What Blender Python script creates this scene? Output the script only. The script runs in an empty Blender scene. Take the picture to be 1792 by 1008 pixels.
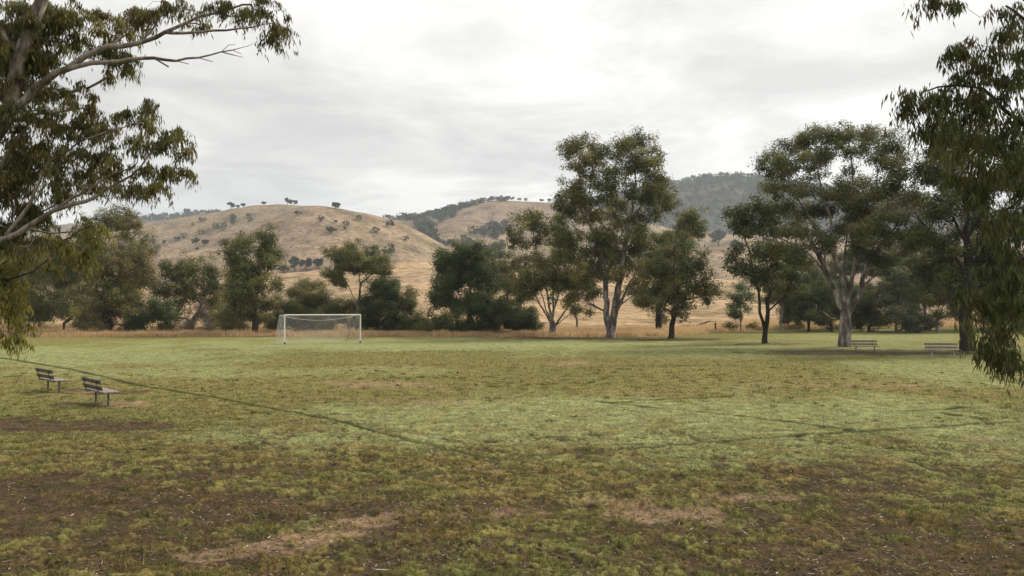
import bpy, math, random
import numpy as np
from mathutils import Vector

sc = bpy.context.scene
COL = sc.collection
R = math.radians
rng = np.random.default_rng(7)
random.seed(7)

# ------------------------------------------------------------------ camera
CAM_H = 2.9
F = 1400.0
PITCH = math.atan(36 / F)
cd = bpy.data.cameras.new('camera')
cam = bpy.data.objects.new('camera', cd)
COL.objects.link(cam)
cam.location = (0, 0, CAM_H)
cam.rotation_euler = (math.pi / 2 + PITCH, 0, 0)
cd.sensor_width = 36
cd.lens = 36 * F / 1792
cd.clip_start = 0.1
cd.clip_end = 20000
sc.camera = cam

# ------------------------------------------------------------------ world, sun, exposure
SUN_AZ = R(58)      # clockwise from +Y (towards the right)
SUN_EL = R(42)
w = bpy.data.worlds.new('World')
sc.world = w
w.use_nodes = True
nt = w.node_tree
nt.nodes.clear()
N = nt.nodes.new
L = nt.links.new


def wmath(op, a, b=None, c=None, clamp=False):
    n = N('ShaderNodeMath'); n.operation = op; n.use_clamp = clamp
    for i, v in enumerate((a, b, c)):
        if v is None: continue
        if isinstance(v, (int, float)): n.inputs[i].default_value = v
        else: L(v, n.inputs[i])
    return n.outputs[0]


out = N('ShaderNodeOutputWorld'); bg = N('ShaderNodeBackground')
bg.inputs['Strength'].default_value = 0.1
sky = N('ShaderNodeTexSky'); sky.sky_type = 'NISHITA'; sky.sun_disc = False
sky.sun_elevation = SUN_EL; sky.sun_rotation = SUN_AZ
tc = N('ShaderNodeTexCoord')
sep = N('ShaderNodeSeparateXYZ'); L(tc.outputs['Generated'], sep.inputs[0])
zc = wmath('MAXIMUM', sep.outputs['Z'], 0.0)
den = wmath('ADD', zc, 0.10)
cx_ = wmath('DIVIDE', sep.outputs['X'], den); cy_ = wmath('DIVIDE', sep.outputs['Y'], den)
cmb = N('ShaderNodeCombineXYZ'); L(cx_, cmb.inputs[0]); L(cy_, cmb.inputs[1])
cmb.inputs[2].default_value = 3.7
n1 = N('ShaderNodeTexNoise'); L(cmb.outputs[0], n1.inputs['Vector'])
n1.inputs['Scale'].default_value = 1.5; n1.inputs['Detail'].default_value = 7; n1.inputs['Roughness'].default_value = 0.58
n1.inputs['Distortion'].default_value = 0.35
n2 = N('ShaderNodeTexNoise'); L(cmb.outputs[0], n2.inputs['Vector'])
n2.inputs['Scale'].default_value = 0.28; n2.inputs['Detail'].default_value = 4
mixn = wmath('ADD', wmath('MULTIPLY', n1.outputs['Fac'], 0.6), wmath('MULTIPLY', n2.outputs['Fac'], 0.4))
ramp = N('ShaderNodeValToRGB'); L(mixn, ramp.inputs[0])
e = ramp.color_ramp.elements
e[0].position = 0.40; e[0].color = (0.60, 0.585, 0.565, 1)
e[1].position = 0.58; e[1].color = (.94, 0.912, 0.865, 1)
m = ramp.color_ramp.elements.new(0.5); m.color = (0.765, 0.745, 0.712, 1)
# glow of the veiled sun
sd = (math.sin(R(22)) * math.cos(R(11)), math.cos(R(22)) * math.cos(R(11)), math.sin(R(11)))
dot = N('ShaderNodeVectorMath'); dot.operation = 'DOT_PRODUCT'; L(tc.outputs['Generated'], dot.inputs[0]); dot.inputs[1].default_value = sd
gl = wmath('POWER', wmath('MAXIMUM', dot.outputs['Value'], 0.0), 9.0)
zen = wmath('ADD', 1.0, wmath('MULTIPLY', wmath('POWER', zc, 1.3), .6))
gain = wmath('ADD', zen, wmath('MULTIPLY', gl, 0.26))
vm = N('ShaderNodeVectorMath'); vm.operation = 'SCALE'; L(ramp.outputs[0], vm.inputs[0]); L(wmath('MULTIPLY', gain, 10.0), vm.inputs['Scale'])
mx = N('ShaderNodeMix'); mx.data_type = 'RGBA'; mx.inputs['Factor'].default_value = 0.95
L(sky.outputs[0], mx.inputs['A']); L(vm.outputs[0], mx.inputs['B'])
L(mx.outputs['Result'], bg.inputs['Color']); L(bg.outputs[0], out.inputs['Surface'])

sl = bpy.data.lights.new('sun', 'SUN'); sl.energy = 4.3; sl.angle = R(13); sl.color = (1.0, 0.88, 0.70)
so = bpy.data.objects.new('sun', sl); COL.objects.link(so)
sv = Vector((math.sin(SUN_AZ) * math.cos(SUN_EL), math.cos(SUN_AZ) * math.cos(SUN_EL), math.sin(SUN_EL)))
so.rotation_euler = (-sv).to_track_quat('-Z', 'Y').to_euler()
so.location = (0, 0, 50)

sc.view_settings.view_transform = 'Standard'
sc.view_settings.look = 'None'
sc.view_settings.exposure = 0.09
sc.view_settings.gamma = 1.0
sc.cycles.use_denoising = True
sc.cycles.denoising_prefilter = 'ACCURATE'
sc.cycles.max_bounces = 6
sc.cycles.diffuse_bounces = 3
sc.cycles.transmission_bounces = 3
sc.cycles.volume_bounces = 1
sc.cycles.caustics_reflective = False
sc.cycles.caustics_refractive = False

# ------------------------------------------------------------------ projection helpers
cP, sP = math.cos(PITCH), math.sin(PITCH)


def slope(px, py):
    u = (np.asarray(px, float) - 896) / F; v = (504 - np.asarray(py, float)) / F
    Y = cP - v * sP; Z = sP + v * cP
    return u / Y, Z / Y


def at(px, py, d):
    a, b = slope(px, py)
    return np.array([float(a) * d, d, CAM_H + float(b) * d])


def gpt(px, py):
    a, b = slope(px, py)
    d = -CAM_H / float(b)
    return np.array([float(a) * d, d, 0.0])


def proj(x, y, z):
    Yc = y * cP + (z - CAM_H) * sP; Zc = -y * sP + (z - CAM_H) * cP
    Yc = np.where(Yc > 0.5, Yc, 0.5)
    return 896 + F * x / Yc, 504 - F * Zc / Yc


# ------------------------------------------------------------------ noise
_pr = np.random.default_rng(99)
_perm = np.concatenate([_pr.permutation(256)] * 2)
_ga = _pr.uniform(0, 2 * np.pi, 256); _gx = np.cos(_ga); _gy = np.sin(_ga)


def pn(x, y):
    x = np.asarray(x, float); y = np.asarray(y, float)
    xi = np.floor(x).astype(int); yi = np.floor(y).astype(int)
    xf = x - xi; yf = y - yi; xi &= 255; yi &= 255
    u = xf * xf * xf * (xf * (xf * 6 - 15) + 10); v = yf * yf * yf * (yf * (yf * 6 - 15) + 10)

    def g(ix, iy, dx, dy):
        h = _perm[_perm[ix & 255] + (iy & 255)]
        return _gx[h] * dx + _gy[h] * dy
    a = g(xi, yi, xf, yf); b = g(xi + 1, yi, xf - 1, yf)
    c = g(xi, yi + 1, xf, yf - 1); d = g(xi + 1, yi + 1, xf - 1, yf - 1)
    return ((a * (1 - u) + b * u) * (1 - v) + (c * (1 - u) + d * u) * v) * 1.5


def fbm(x, y, o=4, g=0.5):
    s = 0; a = 1; t = 0
    for i in range(o):
        s = s + a * pn(x * 2 ** i + 17.3 * i, y * 2 ** i - 9.1 * i); t += a; a *= g
    return s / t


def sst(a, b, x):
    t = np.clip((x - a) / (b - a), 0, 1)
    return t * t * (3 - 2 * t)


# ------------------------------------------------------------------ terrain
def crv(px, pts):
    xs, ys = zip(*pts)
    # smooth interpolation
    return (np.interp(px - 12, xs, ys) + np.interp(px, xs, ys) + np.interp(px + 12, xs, ys)) / 3


LAY = [  # distance, silhouette py by px
    (270, [(-400, 510), (0, 505), (200, 506), (300, 497), (400, 488), (480, 479), (560, 470), (640, 463), (700, 458), (760, 456), (870, 459), (950, 463), (1100, 478), (1200, 487), (1320, 488), (1420, 497), (1600, 508), (2200, 512)]),
    (620, [(-400, 480), (0, 470), (200, 461), (250, 450), (330, 427), (400, 408), (470, 386), (520, 361), (550, 359), (590, 364), (650, 375), (700, 389), (740, 407), (780, 430), (820, 445), (900, 455), (1100, 450), (1200, 436), (1280, 432), (1400, 445), (1700, 470), (2200, 480)]),
    (880, [(-400, 440), (0, 420), (150, 405), (240, 394), (300, 383), (350, 375), (400, 366), (440, 360), (500, 357), (540, 361), (600, 375), (660, 392), (720, 408), (760, 395), (800, 381), (840, 384), (870, 400), (900, 420), (960, 430), (1100, 430), (1200, 420), (1300, 412), (1500, 430), (2200, 460)]),
    (1150, [(-400, 430), (0, 420), (200, 400), (560, 392), (620, 385), (700, 381), (740, 378), (780, 368), (820, 357), (860, 351), (900, 350), (960, 354), (1010, 356), (1060, 364), (1100, 380), (1180, 402), (1250, 408), (1400, 415), (2200, 440)]),
    (1700, [(-400, 420), (0, 400), (150, 390), (230, 385), (300, 378), (340, 374), (380, 372), (450, 380), (600, 400), (800, 395), (900, 375), (1000, 358), (1100, 336), (1180, 321), (1220, 312), (1260, 307), (1310, 308), (1360, 314), (1450, 330), (1550, 350), (1700, 372), (2200, 400)]),
]


def H(x, y):
    x = np.asarray(x, float); y = np.asarray(y, float)
    Rr = np.hypot(x, y); th = np.arctan2(x, y)
    tt = np.tan(np.clip(th, -1.05, 1.05)); px = 896 + F * tt * 0.999
    fade = 1 - sst(1.0, 1.9, np.abs(th))
    cth = np.cos(np.clip(th, -1.05, 1.05))
    wr = Rr + (28 * fbm(x / 300 + 5, y / 300, 3)) * sst(150, 400, Rr)
    knD = [95.0]; knZ = [np.zeros_like(Rr)]
    for i, (D, pts) in enumerate(LAY):
        sl_ = slope(px, crv(px, pts))[1]
        Z = CAM_H + sl_ * (D - (wr - Rr)) * cth
        if i > 0:
            Dv = (LAY[i - 1][0] + D) / 2 - (D - LAY[i - 1][0]) * 0.12
            prev = knZ[-1]
            s2 = slope(px, crv(px, LAY[i - 1][1]))[1]
            Zv = np.minimum(prev, Z) - 0.06 * (D - LAY[i - 1][0])
            knD.append(Dv); knZ.append(Zv)
        knD.append(float(D)); knZ.append(Z)
    knD.append(2600.0); knZ.append(knZ[-1] * 0.6)
    z = np.zeros_like(Rr); fw = np.zeros_like(Rr)
    for i in range(len(knD) - 1):
        a, b = knD[i], knD[i + 1]
        msk = (wr >= a) & (wr < b)
        t = np.clip((wr - a) / (b - a), 0, 1)
        if i == 0:
            s = t * t * (1.6 - 0.6 * t)
        else:
            s = t * t * (3 - 2 * t)
            s = 0.65 * s + 0.35 * t
        if i: fw = np.where(msk, sst(.98, .55, t) if i % 2 == 1 else 0 * t, fw)
        z = np.where(msk, knZ[i] * (1 - s) + knZ[i + 1] * s, z)
    z = np.where(wr >= knD[-1], knZ[-1], z)
    # spurs and gullies on the faces, light at crests
    amp = sst(330, 520, Rr)
    g = np.abs(fbm(x / 150 + 0.5 * y / 400, y / 330 + 7, 3))
    z = z - amp * fw * 32 * (1 - np.minimum(g * 4, 1)) * (0.35 + 0.65 * sst(0, 0.25, np.abs(fbm(x / 500, y / 500 + 3, 2)))) * 0.7
    z = z + amp * (.6 + 7 * fw) * fbm(x / 90, y / 90, 4) + sst(120, 300, Rr) * 1.2 * fbm(x / 40, y / 40, 3)
    z = z * fade
    near = 1 - sst(85, 140, Rr)
    z = z + 0.045 * fbm(x * 0.22, y * 0.22, 3) * near
    return z


EDGE = [(-600, 80), (0, 82), (480, 84), (900, 83), (1050, 82), (1180, 86), (1260, 96), (1350, 106), (1500, 110), (2200, 110)]


def edge_d(px):
    xs, ys = zip(*EDGE)
    return np.interp(px, xs, ys)


C = lambda *a: np.array(a)
MINT = C(.27, .305, .142); GREEN = C(.168, .166, .058); LUSH = C(.115, .15, .045); OCHRE = C(.205, .185, .068); STRAW = C(.36, .265, .13)
SOIL = C(.082, .051, .034); RED = C(.25, .172, .115); DARK = C(.05, .036, .026); GOLD = C(.42, .305, .165); PINK = C(.35, .245, .165)

E_MINT = [(120, 624, 330, 17, 1), (760, 604, 560, 11, 1), (1350, 612, 500, 14, .8), (1690, 645, 200, 28, .8), (280, 652, 260, 10, .7), (640, 650, 160, 8, .5),
          (1100, 738, 420, 50, .95), (700, 745, 230, 34, .9), (500, 772, 170, 26, .8), (1500, 745, 330, 45, .9), (1700, 790, 230, 35, .7), (1300, 800, 300, 22, .6), (1560, 590, 190, 9, .7)]
E_OCH = [(900, 632, 420, 14, .9), (1150, 668, 420, 20, .85), (560, 690, 260, 20, .7), (1600, 690, 260, 14, .9), (200, 670, 240, 14, .7), (420, 718, 150, 10, .8), (200, 800, 260, 30, .85),
         (620, 810, 160, 14, .8), (1050, 870, 220, 30, .7), (60, 640, 120, 6, .8), (700, 596, 800, 3.5, .7), (200, 594, 300, 5, .9), (350, 860, 150, 20, .7), (1700, 930, 150, 25, .6)]
E_SOIL_SHADE = [(60, 744, 140, 14, 1), (220, 748, 120, 10, 1), (120, 870, 200, 36, 1), (40, 905, 190, 36, 1), (400, 890, 160, 26, 1), (250, 985, 260, 20, .8), (700, 960, 160, 14, .6), (150, 840, 120, 14, .6), (300, 960, 260, 30, .7), (640, 890, 110, 22, .9), (850, 890, 150, 22, .6),
          (1480, 925, 170, 18, .6), (1650, 975, 200, 28, .9), (1760, 935, 120, 22, .7), (1400, 1000, 160, 18, .8), (160, 686, 90, 5, .9), (160, 708, 60, 5, .8), (1140, 640, 120, 3, .5),
          (1500, 858, 130, 8, .8), (1700, 875, 90, 7, .6), (520, 822, 90, 7, .7), (880, 822, 60, 7, .6), (1520, 617, 220, 5.5, 1), (1030, 592, 170, 2.5, .8), (1180, 594, 90, 3, .9), (445, 588.5, 45, 1.5, .9), (195, 588, 60, 1.8, .8), (965, 590, 60, 2.2, .9), (1340, 602, 70, 2.2, .7), (1290, 600, 110, 1.5, .6), (1180, 930, 160, 16, .7), (1330, 868, 90, 8, .5)]  # bare soil; the ellipses at tree bases also paint contact shade
E_RED = [(690, 900, 40, 9, .8), (650, 913, 62, 14, 1), (600, 930, 62, 13, 1), (540, 944, 62, 12, 1), (480, 956, 62, 11, 1), (420, 966, 62, 10, 1), (360, 975, 50, 8, .9), (1150, 903, 115, 14, 1), (1080, 880, 60, 8, .7), (1240, 912, 60, 7, .8), (1320, 870, 90, 8, .8), (225, 707, 48, 6, 1), (1000, 637, 42, 3.5, 1), (650, 672, 90, 6, .75), (720, 678, 150, 4, .5),
         (740, 707, 110, 5, .6), (1722, 773, 40, 4, .9), (1480, 676, 190, 5, .5), (860, 822, 45, 6, .7), (140, 686, 40, 3, .6), (1110, 688, 130, 4, .45), (860, 898, 110, 12, .5), (1180, 875, 80, 6, .5)]
LINES = [[(0, 626), (120, 645), (240, 674), (380, 697), (560, 732), (700, 768), (835, 799)],
         [(860, 802), (1000, 794), (1180, 780), (1340, 768), (1500, 758), (1640, 748), (1765, 740)],
         [(1044, 703), (1180, 718), (1330, 735), (1500, 758)],
         [(1575, 719), (1650, 724), (1720, 733)], [(1580, 720), (1690, 714)], [(1060, 705), (1180, 698), (1290, 693)]]


def wsum(px, py, E, nz):
    wv = np.zeros_like(px)
    for (a, b, ra, rb, k) in E:
        q = ((px - a) / ra) ** 2 + ((py - b) / rb) ** 2
        m_ = q < 5
        v = np.zeros_like(px)
        v[m_] = k * sst(1.75, 0.25, q[m_] + nz[m_] * 1.5)
        wv = np.maximum(wv, v)
    return wv


def plat(x, y):
    """turf mats (1) with worn crevices between them (0)"""
    t = fbm(x * 1.5 + 21, y * 2.1, 4, .6) + .35 * fbm(x * 6.5, y * 7.5 + 3, 2)
    return sst(-.16, .0, t) * (1 - .6 * sst(.30, .42, t))


def ground_maps(x, y):
    """ground colour, with some painted shade, of the sports field and its surrounds; returns rgb, cover(0 bare..1 grass)"""
    Rr = np.hypot(x, y)
    px, py = proj(x, y, np.zeros_like(x))
    px = np.where(y > 0.5, px, 5000.0)
    nA = fbm(x * 0.30, y * 0.16, 4); nB = fbm(x * 0.9 + 40, y * 0.6 + 11, 4); nC = fbm(x * 3.1, y * 2.2 + 5, 3)
    nD = fbm(x * 8.0 + 3, y * 6.0, 3)
    nL = fbm(x * 0.07 + 9, y * 0.07, 3)

    def mix(c, k, wgt): return c + (k - c) * wgt[..., None]
    c = np.broadcast_to(GREEN, x.shape + (3,)).copy()
    c = mix(c, OCHRE, sst(-0.25, 0.35, nL + 0.7 * nA))
    wm = wsum(px, py, E_MINT, nA * 1.1 + nB * .5); wo = wsum(px, py, E_OCH, nA + nB * .6)
    c = mix(c, OCHRE * 0.95, wo * 0.75)
    c = mix(c, MINT, np.clip(wm * (0.85 + 0.6 * nB + .4 * nC), 0, 1) * 0.82)
    c = mix(c, LUSH, sst(0.30, 0.6, nB + 0.3 * nC) * 0.4)
    c = mix(c, OCHRE, sst(0.15, 0.5, -nB + 0.4 * nC) * 0.5)
    c = mix(c, STRAW, sst(0.3, 0.6, nC - nA * .4) * 0.35)
    c = mix(c, C(.20, .14, .055), sst(-.05, .4, fbm(x * .7 + 80, y * .7, 4)) * sst(26, 13, Rr) * .72)
    nz = nB * 0.9 + nC * 0.55
    ws = wsum(px, py, E_SOIL_SHADE, nz); wr_ = wsum(px, py, E_RED, nz)
    # general thinning of the turf near the viewer
    thin = sst(27, 12, Rr) * 0.8
    ws = np.maximum(ws, thin * sst(-0.05, 0.30, nB * 0.8 + nA * 0.6 + nC * 0.5))
    ws = np.maximum(ws, sst(.30, .5, nA * .7 + nC * .7) * .35 * sst(70, 30, Rr))
    patch = 0.55 + 0.9 * (nC + 0.7 * nD)
    ws = np.clip(ws * (0.75 + patch * 0.55), 0, 1); wr_ = np.clip(wr_ * (0.7 + 0.5 * patch), 0, 1)
    # turf clumps; gaps between them painted dark, bare soil with clump shadow
    gap = sst(0.06, 0.28, nD * 0.75 + nC * 0.5 - 0.25 * nB) * (.25 * sst(80, 40, Rr) + .75 * sst(30, 14, Rr)) * (1 - .5 * wm)
    gap = np.maximum(gap, (1 - plat(x, y)) * (.12 + .8 * sst(34, 13, Rr)) * (1 - .45 * wm))
    soilc = mix(np.broadcast_to(SOIL, c.shape), DARK, sst(-0.1, 0.45, nC + 0.4 * nB))
    spk = nC * .55 + nD * .75
    ws = sst(.22, .8, ws * .92 + .62 * spk * sst(0, .3, ws + .12)); wr_ = sst(.2, .85, wr_ * .95 + .5 * spk * sst(0, .3, wr_))
    c = mix(c, soilc, ws * 0.88)
    c = mix(c, RED * (1 + 0.25 * nC[..., None]), wr_ * 0.82)
    c = c * (1 - .05 * sst(19, 10, Rr))[..., None]
    c = mix(c, C(.055, .042, .026) * (1 + 0 * c), gap * 0.85 * (1 - .8 * wr_))  # soil gaps darkened further for the shadow among clumps
    # worn line markings
    ln = np.zeros_like(x)
    for Lp in LINES:
        P = [gpt(*q)[:2] for q in Lp]
        for (p, q) in zip(P[:-1], P[1:]):
            dx, dy = q - p; l2 = dx * dx + dy * dy
            t = np.clip(((x - p[0]) * dx + (y - p[1]) * dy) / l2, 0, 1)
            dd = np.hypot(x - p[0] - t * dx, y - p[1] - t * dy)
            wd = 0.05 + 0.0024 * np.hypot(*(p + q)) / 2
            ln = np.maximum(ln, sst(wd * 1.7, wd * 0.5, dd))
    ln *= np.clip(1.0 + .8 * nA + .3 * nB, .6, 1)
    c = mix(c, C(.04, .052, .018), ln * 0.96)
    # dry rough beyond the mown edge
    ed = edge_d(px) + 1.5 * nB
    past = sst(-1.0, 1.0, y - ed) * (y > 5)
    dry = mix(np.broadcast_to(GOLD, c.shape), PINK, sst(-0.2, 0.4, fbm(x / 30, y / 18, 3)))
    dry = mix(dry, C(.22, .16, .09), sst(.0, .4, fbm(x / 9 + 4, y / 5, 4)) * .8)
    dry = mix(dry, C(.19, .14, .085), sst(-.1, .35, fbm(x / 22, y / 7 + 8, 4)) * sst(90, 100, y) * sst(150, 125, y) * .75)
    c = mix(c, dry, past)
    cover = np.clip(1 - ws * 0.9 - wr_ - gap * 0.3, 0, 1) * (1 - past) * (1 - .97 * ln)
    c = np.clip(c * .86 * (1 + 0.22 * nC + 0.16 * nD)[..., None], 0.01, 0.8)
    return c, cover, wm, past


def hill_col(x, y, z):
    def mix(c, k, wgt): return c + (k - c) * wgt[..., None]
    Rr = np.hypot(x, y)
    a = fbm(x / 120, y / 120 + z / 20, 4); b = fbm(x / 35, y / 60 + z / 6, 4); c2 = fbm(x / 12, y / 14, 3); cc = fbm(x / 60 + 3, z / 5 + y / 500, 4)
    dry = mix(np.broadcast_to(C(.315, .245, .17), x.shape + (3,)), C(.27, .205, .155), sst(-0.3, 0.35, a))
    dry = mix(dry, C(.40, .30, .19), sst(330, 270, Rr) * .9)
    dry = mix(dry, C(.30, .22, .13), sst(.0, .5, b) * .55)
    dry = mix(dry, C(.40, .315, .21), sst(.05, .4, cc) * .4)
    dry = mix(dry, C(.17, .15, .08), sst(.22, .5, c2 + b * .6) * .5)
    dry = mix(dry, C(.27, .215, .145), sst(640, 700, Rr) * (1 - sst(1000, 1100, Rr)) * (x / y < -.2) * .65)
    dry = mix(dry, C(.12, .12, .075), sst(1250, 1350, Rr) * .8)
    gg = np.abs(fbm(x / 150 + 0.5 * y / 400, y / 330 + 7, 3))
    dry = mix(dry, C(.17, .15, .09), sst(.075, .0, gg + .03 * c2) * sst(380, 560, Rr) * .6)  # gullies darkened in scrub colour, painting in the shading of the folds
    dry = mix(dry, C(.2, .165, .1), sst(.1, .4, fbm(x / 55, y / 45 + 40, 4)) * sst(380, 560, Rr) * .45)
    return np.clip(dry * np.array([.78, .765, .77]), .02, .8)


# ------------------------------------------------------------------ mesh helpers
def np_mesh(name, co, faces, nper, col=None, smooth=False, uv=None):
    """co (n,3); faces flat int array; nper verts per face (int)"""
    me = bpy.data.meshes.new(name)
    co = np.ascontiguousarray(co, dtype=np.float32); faces = np.ascontiguousarray(faces, dtype=np.int32).ravel()
    nf = len(faces) // nper
    me.vertices.add(len(co)); me.vertices.foreach_set('co', co.ravel())
    me.loops.add(len(faces)); me.loops.foreach_set('vertex_index', faces)
    me.polygons.add(nf); me.polygons.foreach_set('loop_start', np.arange(0, nf * nper, nper, dtype=np.int32))
    if smooth: me.polygons.foreach_set('use_smooth', np.ones(nf, dtype=bool))
    if col is not None:
        at_ = me.attributes.new('Col', 'FLOAT_COLOR', 'POINT')
        cc = np.ones((len(co), 4), dtype=np.float32); cc[:, :3] = col
        at_.data.foreach_set('color', cc.ravel())
    me.update(calc_edges=True)
    return me


def link(name, me, mat=None, parent=None, **props):
    o = bpy.data.objects.new(name, me); COL.objects.link(o)
    if mat is not None:
        for q in (mat if isinstance(mat, (list, tuple)) else [mat]):
            o.data.materials.append(q)
    if parent: o.parent = parent
    for k, v in props.items(): o[k] = v
    return o


def thing(name, label, cat, loc=(0, 0, 0), rz=0, group=None):
    o = bpy.data.objects.new(name, None); COL.objects.link(o)
    o.location = loc; o.rotation_euler = (0, 0, rz); o['label'] = label; o['category'] = cat
    o.empty_display_size = 0.5
    if group: o['group'] = group
    return o


# ------------------------------------------------------------------ materials
def new_mat(name):
    mt = bpy.data.materials.new(name); mt.use_nodes = True
    t = mt.node_tree; t.nodes.clear()
    o = t.nodes.new('ShaderNodeOutputMaterial'); b = t.nodes.new('ShaderNodeBsdfPrincipled')
    t.links.new(b.outputs[0], o.inputs[0])
    return mt, t, b, o


def noise_node(t, scale, detail=4, rough=.55, vec=None):
    n = t.nodes.new('ShaderNodeTexNoise'); n.inputs['Scale'].default_value = scale
    n.inputs['Detail'].default_value = detail; n.inputs['Roughness'].default_value = rough
    if vec is None:
        tcn = t.nodes.new('ShaderNodeTexCoord'); vec = tcn.outputs['Object']
    t.links.new(vec, n.inputs['Vector'])
    return n


def ramp_node(t, fac, stops):
    r = t.nodes.new('ShaderNodeValToRGB'); el = r.color_ramp.elements
    el[0].position = stops[0][0]; el[0].color = (*stops[0][1], 1)
    el[1].position = stops[-1][0]; el[1].color = (*stops[-1][1], 1)
    for p_, c_ in stops[1:-1]:
        q = el.new(p_); q.color = (*c_, 1)
    t.links.new(fac, r.inputs[0])
    return r


def mixc(t, typ, fac, a, b):
    m_ = t.nodes.new('ShaderNodeMix'); m_.data_type = 'RGBA'; m_.blend_type = typ
    for s, v in (('Factor', fac), ('A', a), ('B', b)):
        if isinstance(v, (int, float)): m_.inputs[s].default_value = v
        elif isinstance(v, tuple): m_.inputs[s].default_value = v
        else: t.links.new(v, m_.inputs[s])
    return m_.outputs['Result']


def ground_mat(name, s1, s2, bump, bd):
    mt, t, b, o = new_mat(name)
    a = t.nodes.new('ShaderNodeAttribute'); a.attribute_name = 'Col'
    n1 = noise_node(t, s1, 6, .65); n2 = noise_node(t, s2, 5, .7)
    r1 = ramp_node(t, n1.outputs['Fac'], [(.3, (.55, .55, .53)), (.5, (1, 1, 1)), (.72, (1.35, 1.32, 1.2))])
    r2 = ramp_node(t, n2.outputs['Fac'], [(.36, (.38, .37, .35)), (.5, (1, 1, 1)), (.66, (1.5, 1.48, 1.4))])
    c = mixc(t, 'MULTIPLY', 1.0, a.outputs['Color'], r1.outputs[0])
    c = mixc(t, 'MULTIPLY', .8, c, r2.outputs[0])
    t.links.new(c, b.inputs['Base Color'])
    b.inputs['Roughness'].default_value = .95; b.inputs['Specular IOR Level'].default_value = .04
    bp = t.nodes.new('ShaderNodeBump'); bp.inputs['Strength'].default_value = bump; bp.inputs['Distance'].default_value = bd
    t.links.new(n2.outputs['Fac'], bp.inputs['Height']); t.links.new(bp.outputs[0], b.inputs['Normal'])
    return mt


def leaf_mat(name, rough=.55, trans=.28):
    mt, t, b, o = new_mat(name)
    a = t.nodes.new('ShaderNodeAttribute'); a.attribute_name = 'Col'
    t.links.new(a.outputs['Color'], b.inputs['Base Color'])
    b.inputs['Roughness'].default_value = rough; b.inputs['Specular IOR Level'].default_value = .08
    tr = t.nodes.new('ShaderNodeBsdfTranslucent'); t.links.new(a.outputs['Color'], tr.inputs['Color'])
    mx_ = t.nodes.new('ShaderNodeMixShader'); mx_.inputs[0].default_value = trans
    t.links.new(b.outputs[0], mx_.inputs[1]); t.links.new(tr.outputs[0], mx_.inputs[2]); t.links.new(mx_.outputs[0], o.inputs[0])
    return mt


def bark_mat(name, stops, scale=1.2, stretch=.22, bump=.5):
    mt, t, b, o = new_mat(name)
    tcn = t.nodes.new('ShaderNodeTexCoord'); mp = t.nodes.new('ShaderNodeMapping')
    mp.inputs['Scale'].default_value = (1, 1, stretch)
    t.links.new(tcn.outputs['Object'], mp.inputs[0])
    n1 = noise_node(t, scale, 6, .65, mp.outputs[0]); n2 = noise_node(t, scale * 7, 5, .7, mp.outputs[0])
    r1 = ramp_node(t, n1.outputs['Fac'], stops)
    r2 = ramp_node(t, n2.outputs['Fac'], [(.3, (.55, .55, .55)), (.55, (1, 1, 1)), (.75, (1.15, 1.15, 1.15))])
    c = mixc(t, 'MULTIPLY', .85, r1.outputs[0], r2.outputs[0])
    t.links.new(c, b.inputs['Base Color']); b.inputs['Roughness'].default_value = .85; b.inputs['Specular IOR Level'].default_value = .2
    bp = t.nodes.new('ShaderNodeBump'); bp.inputs['Strength'].default_value = bump; bp.inputs['Distance'].default_value = .03
    t.links.new(n2.outputs['Fac'], bp.inputs['Height']); t.links.new(bp.outputs[0], b.inputs['Normal'])
    return mt


def plain_mat(name, ca, cb, scale, rough=.6, metal=0, stretch=(1, 1, 1), bump=.2):
    mt, t, b, o = new_mat(name)
    tcn = t.nodes.new('ShaderNodeTexCoord'); mp = t.nodes.new('ShaderNodeMapping'); mp.inputs['Scale'].default_value = stretch
    t.links.new(tcn.outputs['Object'], mp.inputs[0])
    n1 = noise_node(t, scale, 6, .6, mp.outputs[0])
    r1 = ramp_node(t, n1.outputs['Fac'], [(.32, ca), (.68, cb)])
    t.links.new(r1.outputs[0], b.inputs['Base Color']); b.inputs['Roughness'].default_value = rough; b.inputs['Metallic'].default_value = metal
    bp = t.nodes.new('ShaderNodeBump'); bp.inputs['Strength'].default_value = bump; bp.inputs['Distance'].default_value = .005
    t.links.new(n1.outputs['Fac'], bp.inputs['Height']); t.links.new(bp.outputs[0], b.inputs['Normal'])
    return mt


M_FIELD = ground_mat('field_turf', 2.2, 16, .6, .03)
M_HILL = ground_mat('dry_hill_grass', .05, .35, .5, .6)
M_BLADE = leaf_mat('grass_blades', .7, .25)
M_LEAF = leaf_mat('gum_leaves', .5, .3)
M_FAR = leaf_mat('distant_leaves', .8, .1)
B_PALE = bark_mat('pale_gum_bark', [(.36, (.05, .04, .034)), (.49, (.15, .125, .11)), (.63, (.38, .35, .32))], 2.6, .35)
B_GREY = bark_mat('grey_gum_bark', [(.3, (.10, .08, .07)), (.5, (.24, .21, .19)), (.7, (.45, .42, .40))], 1.4)
B_DARK = bark_mat('dark_rough_bark', [(.3, (.018, .014, .011)), (.55, (.04, .032, .027)), (.75, (.09, .073, .06))], 1.6)
B_NEAR = bark_mat('smooth_gum_bark', [(.34, (.085, .065, .052)), (.46, (.17, .14, .12)), (.54, (.31, .27, .235)), (.68, (.44, .40, .355))], 3.2, .22, .6)
M_SOFT = plain_mat('litter', (.24, .19, .14), (.52, .45, .37), 3)
M_WOODD = plain_mat('weathered_dark_wood', (.045, .032, .025), (.12, .088, .07), 5, .7, 0, (1, 8, 8), .6)
M_WOODL = plain_mat('weathered_grey_wood', (.09, .07, .06), (.20, .162, .14), 5, .7, 0, (1, 8, 8), .6)
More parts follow.
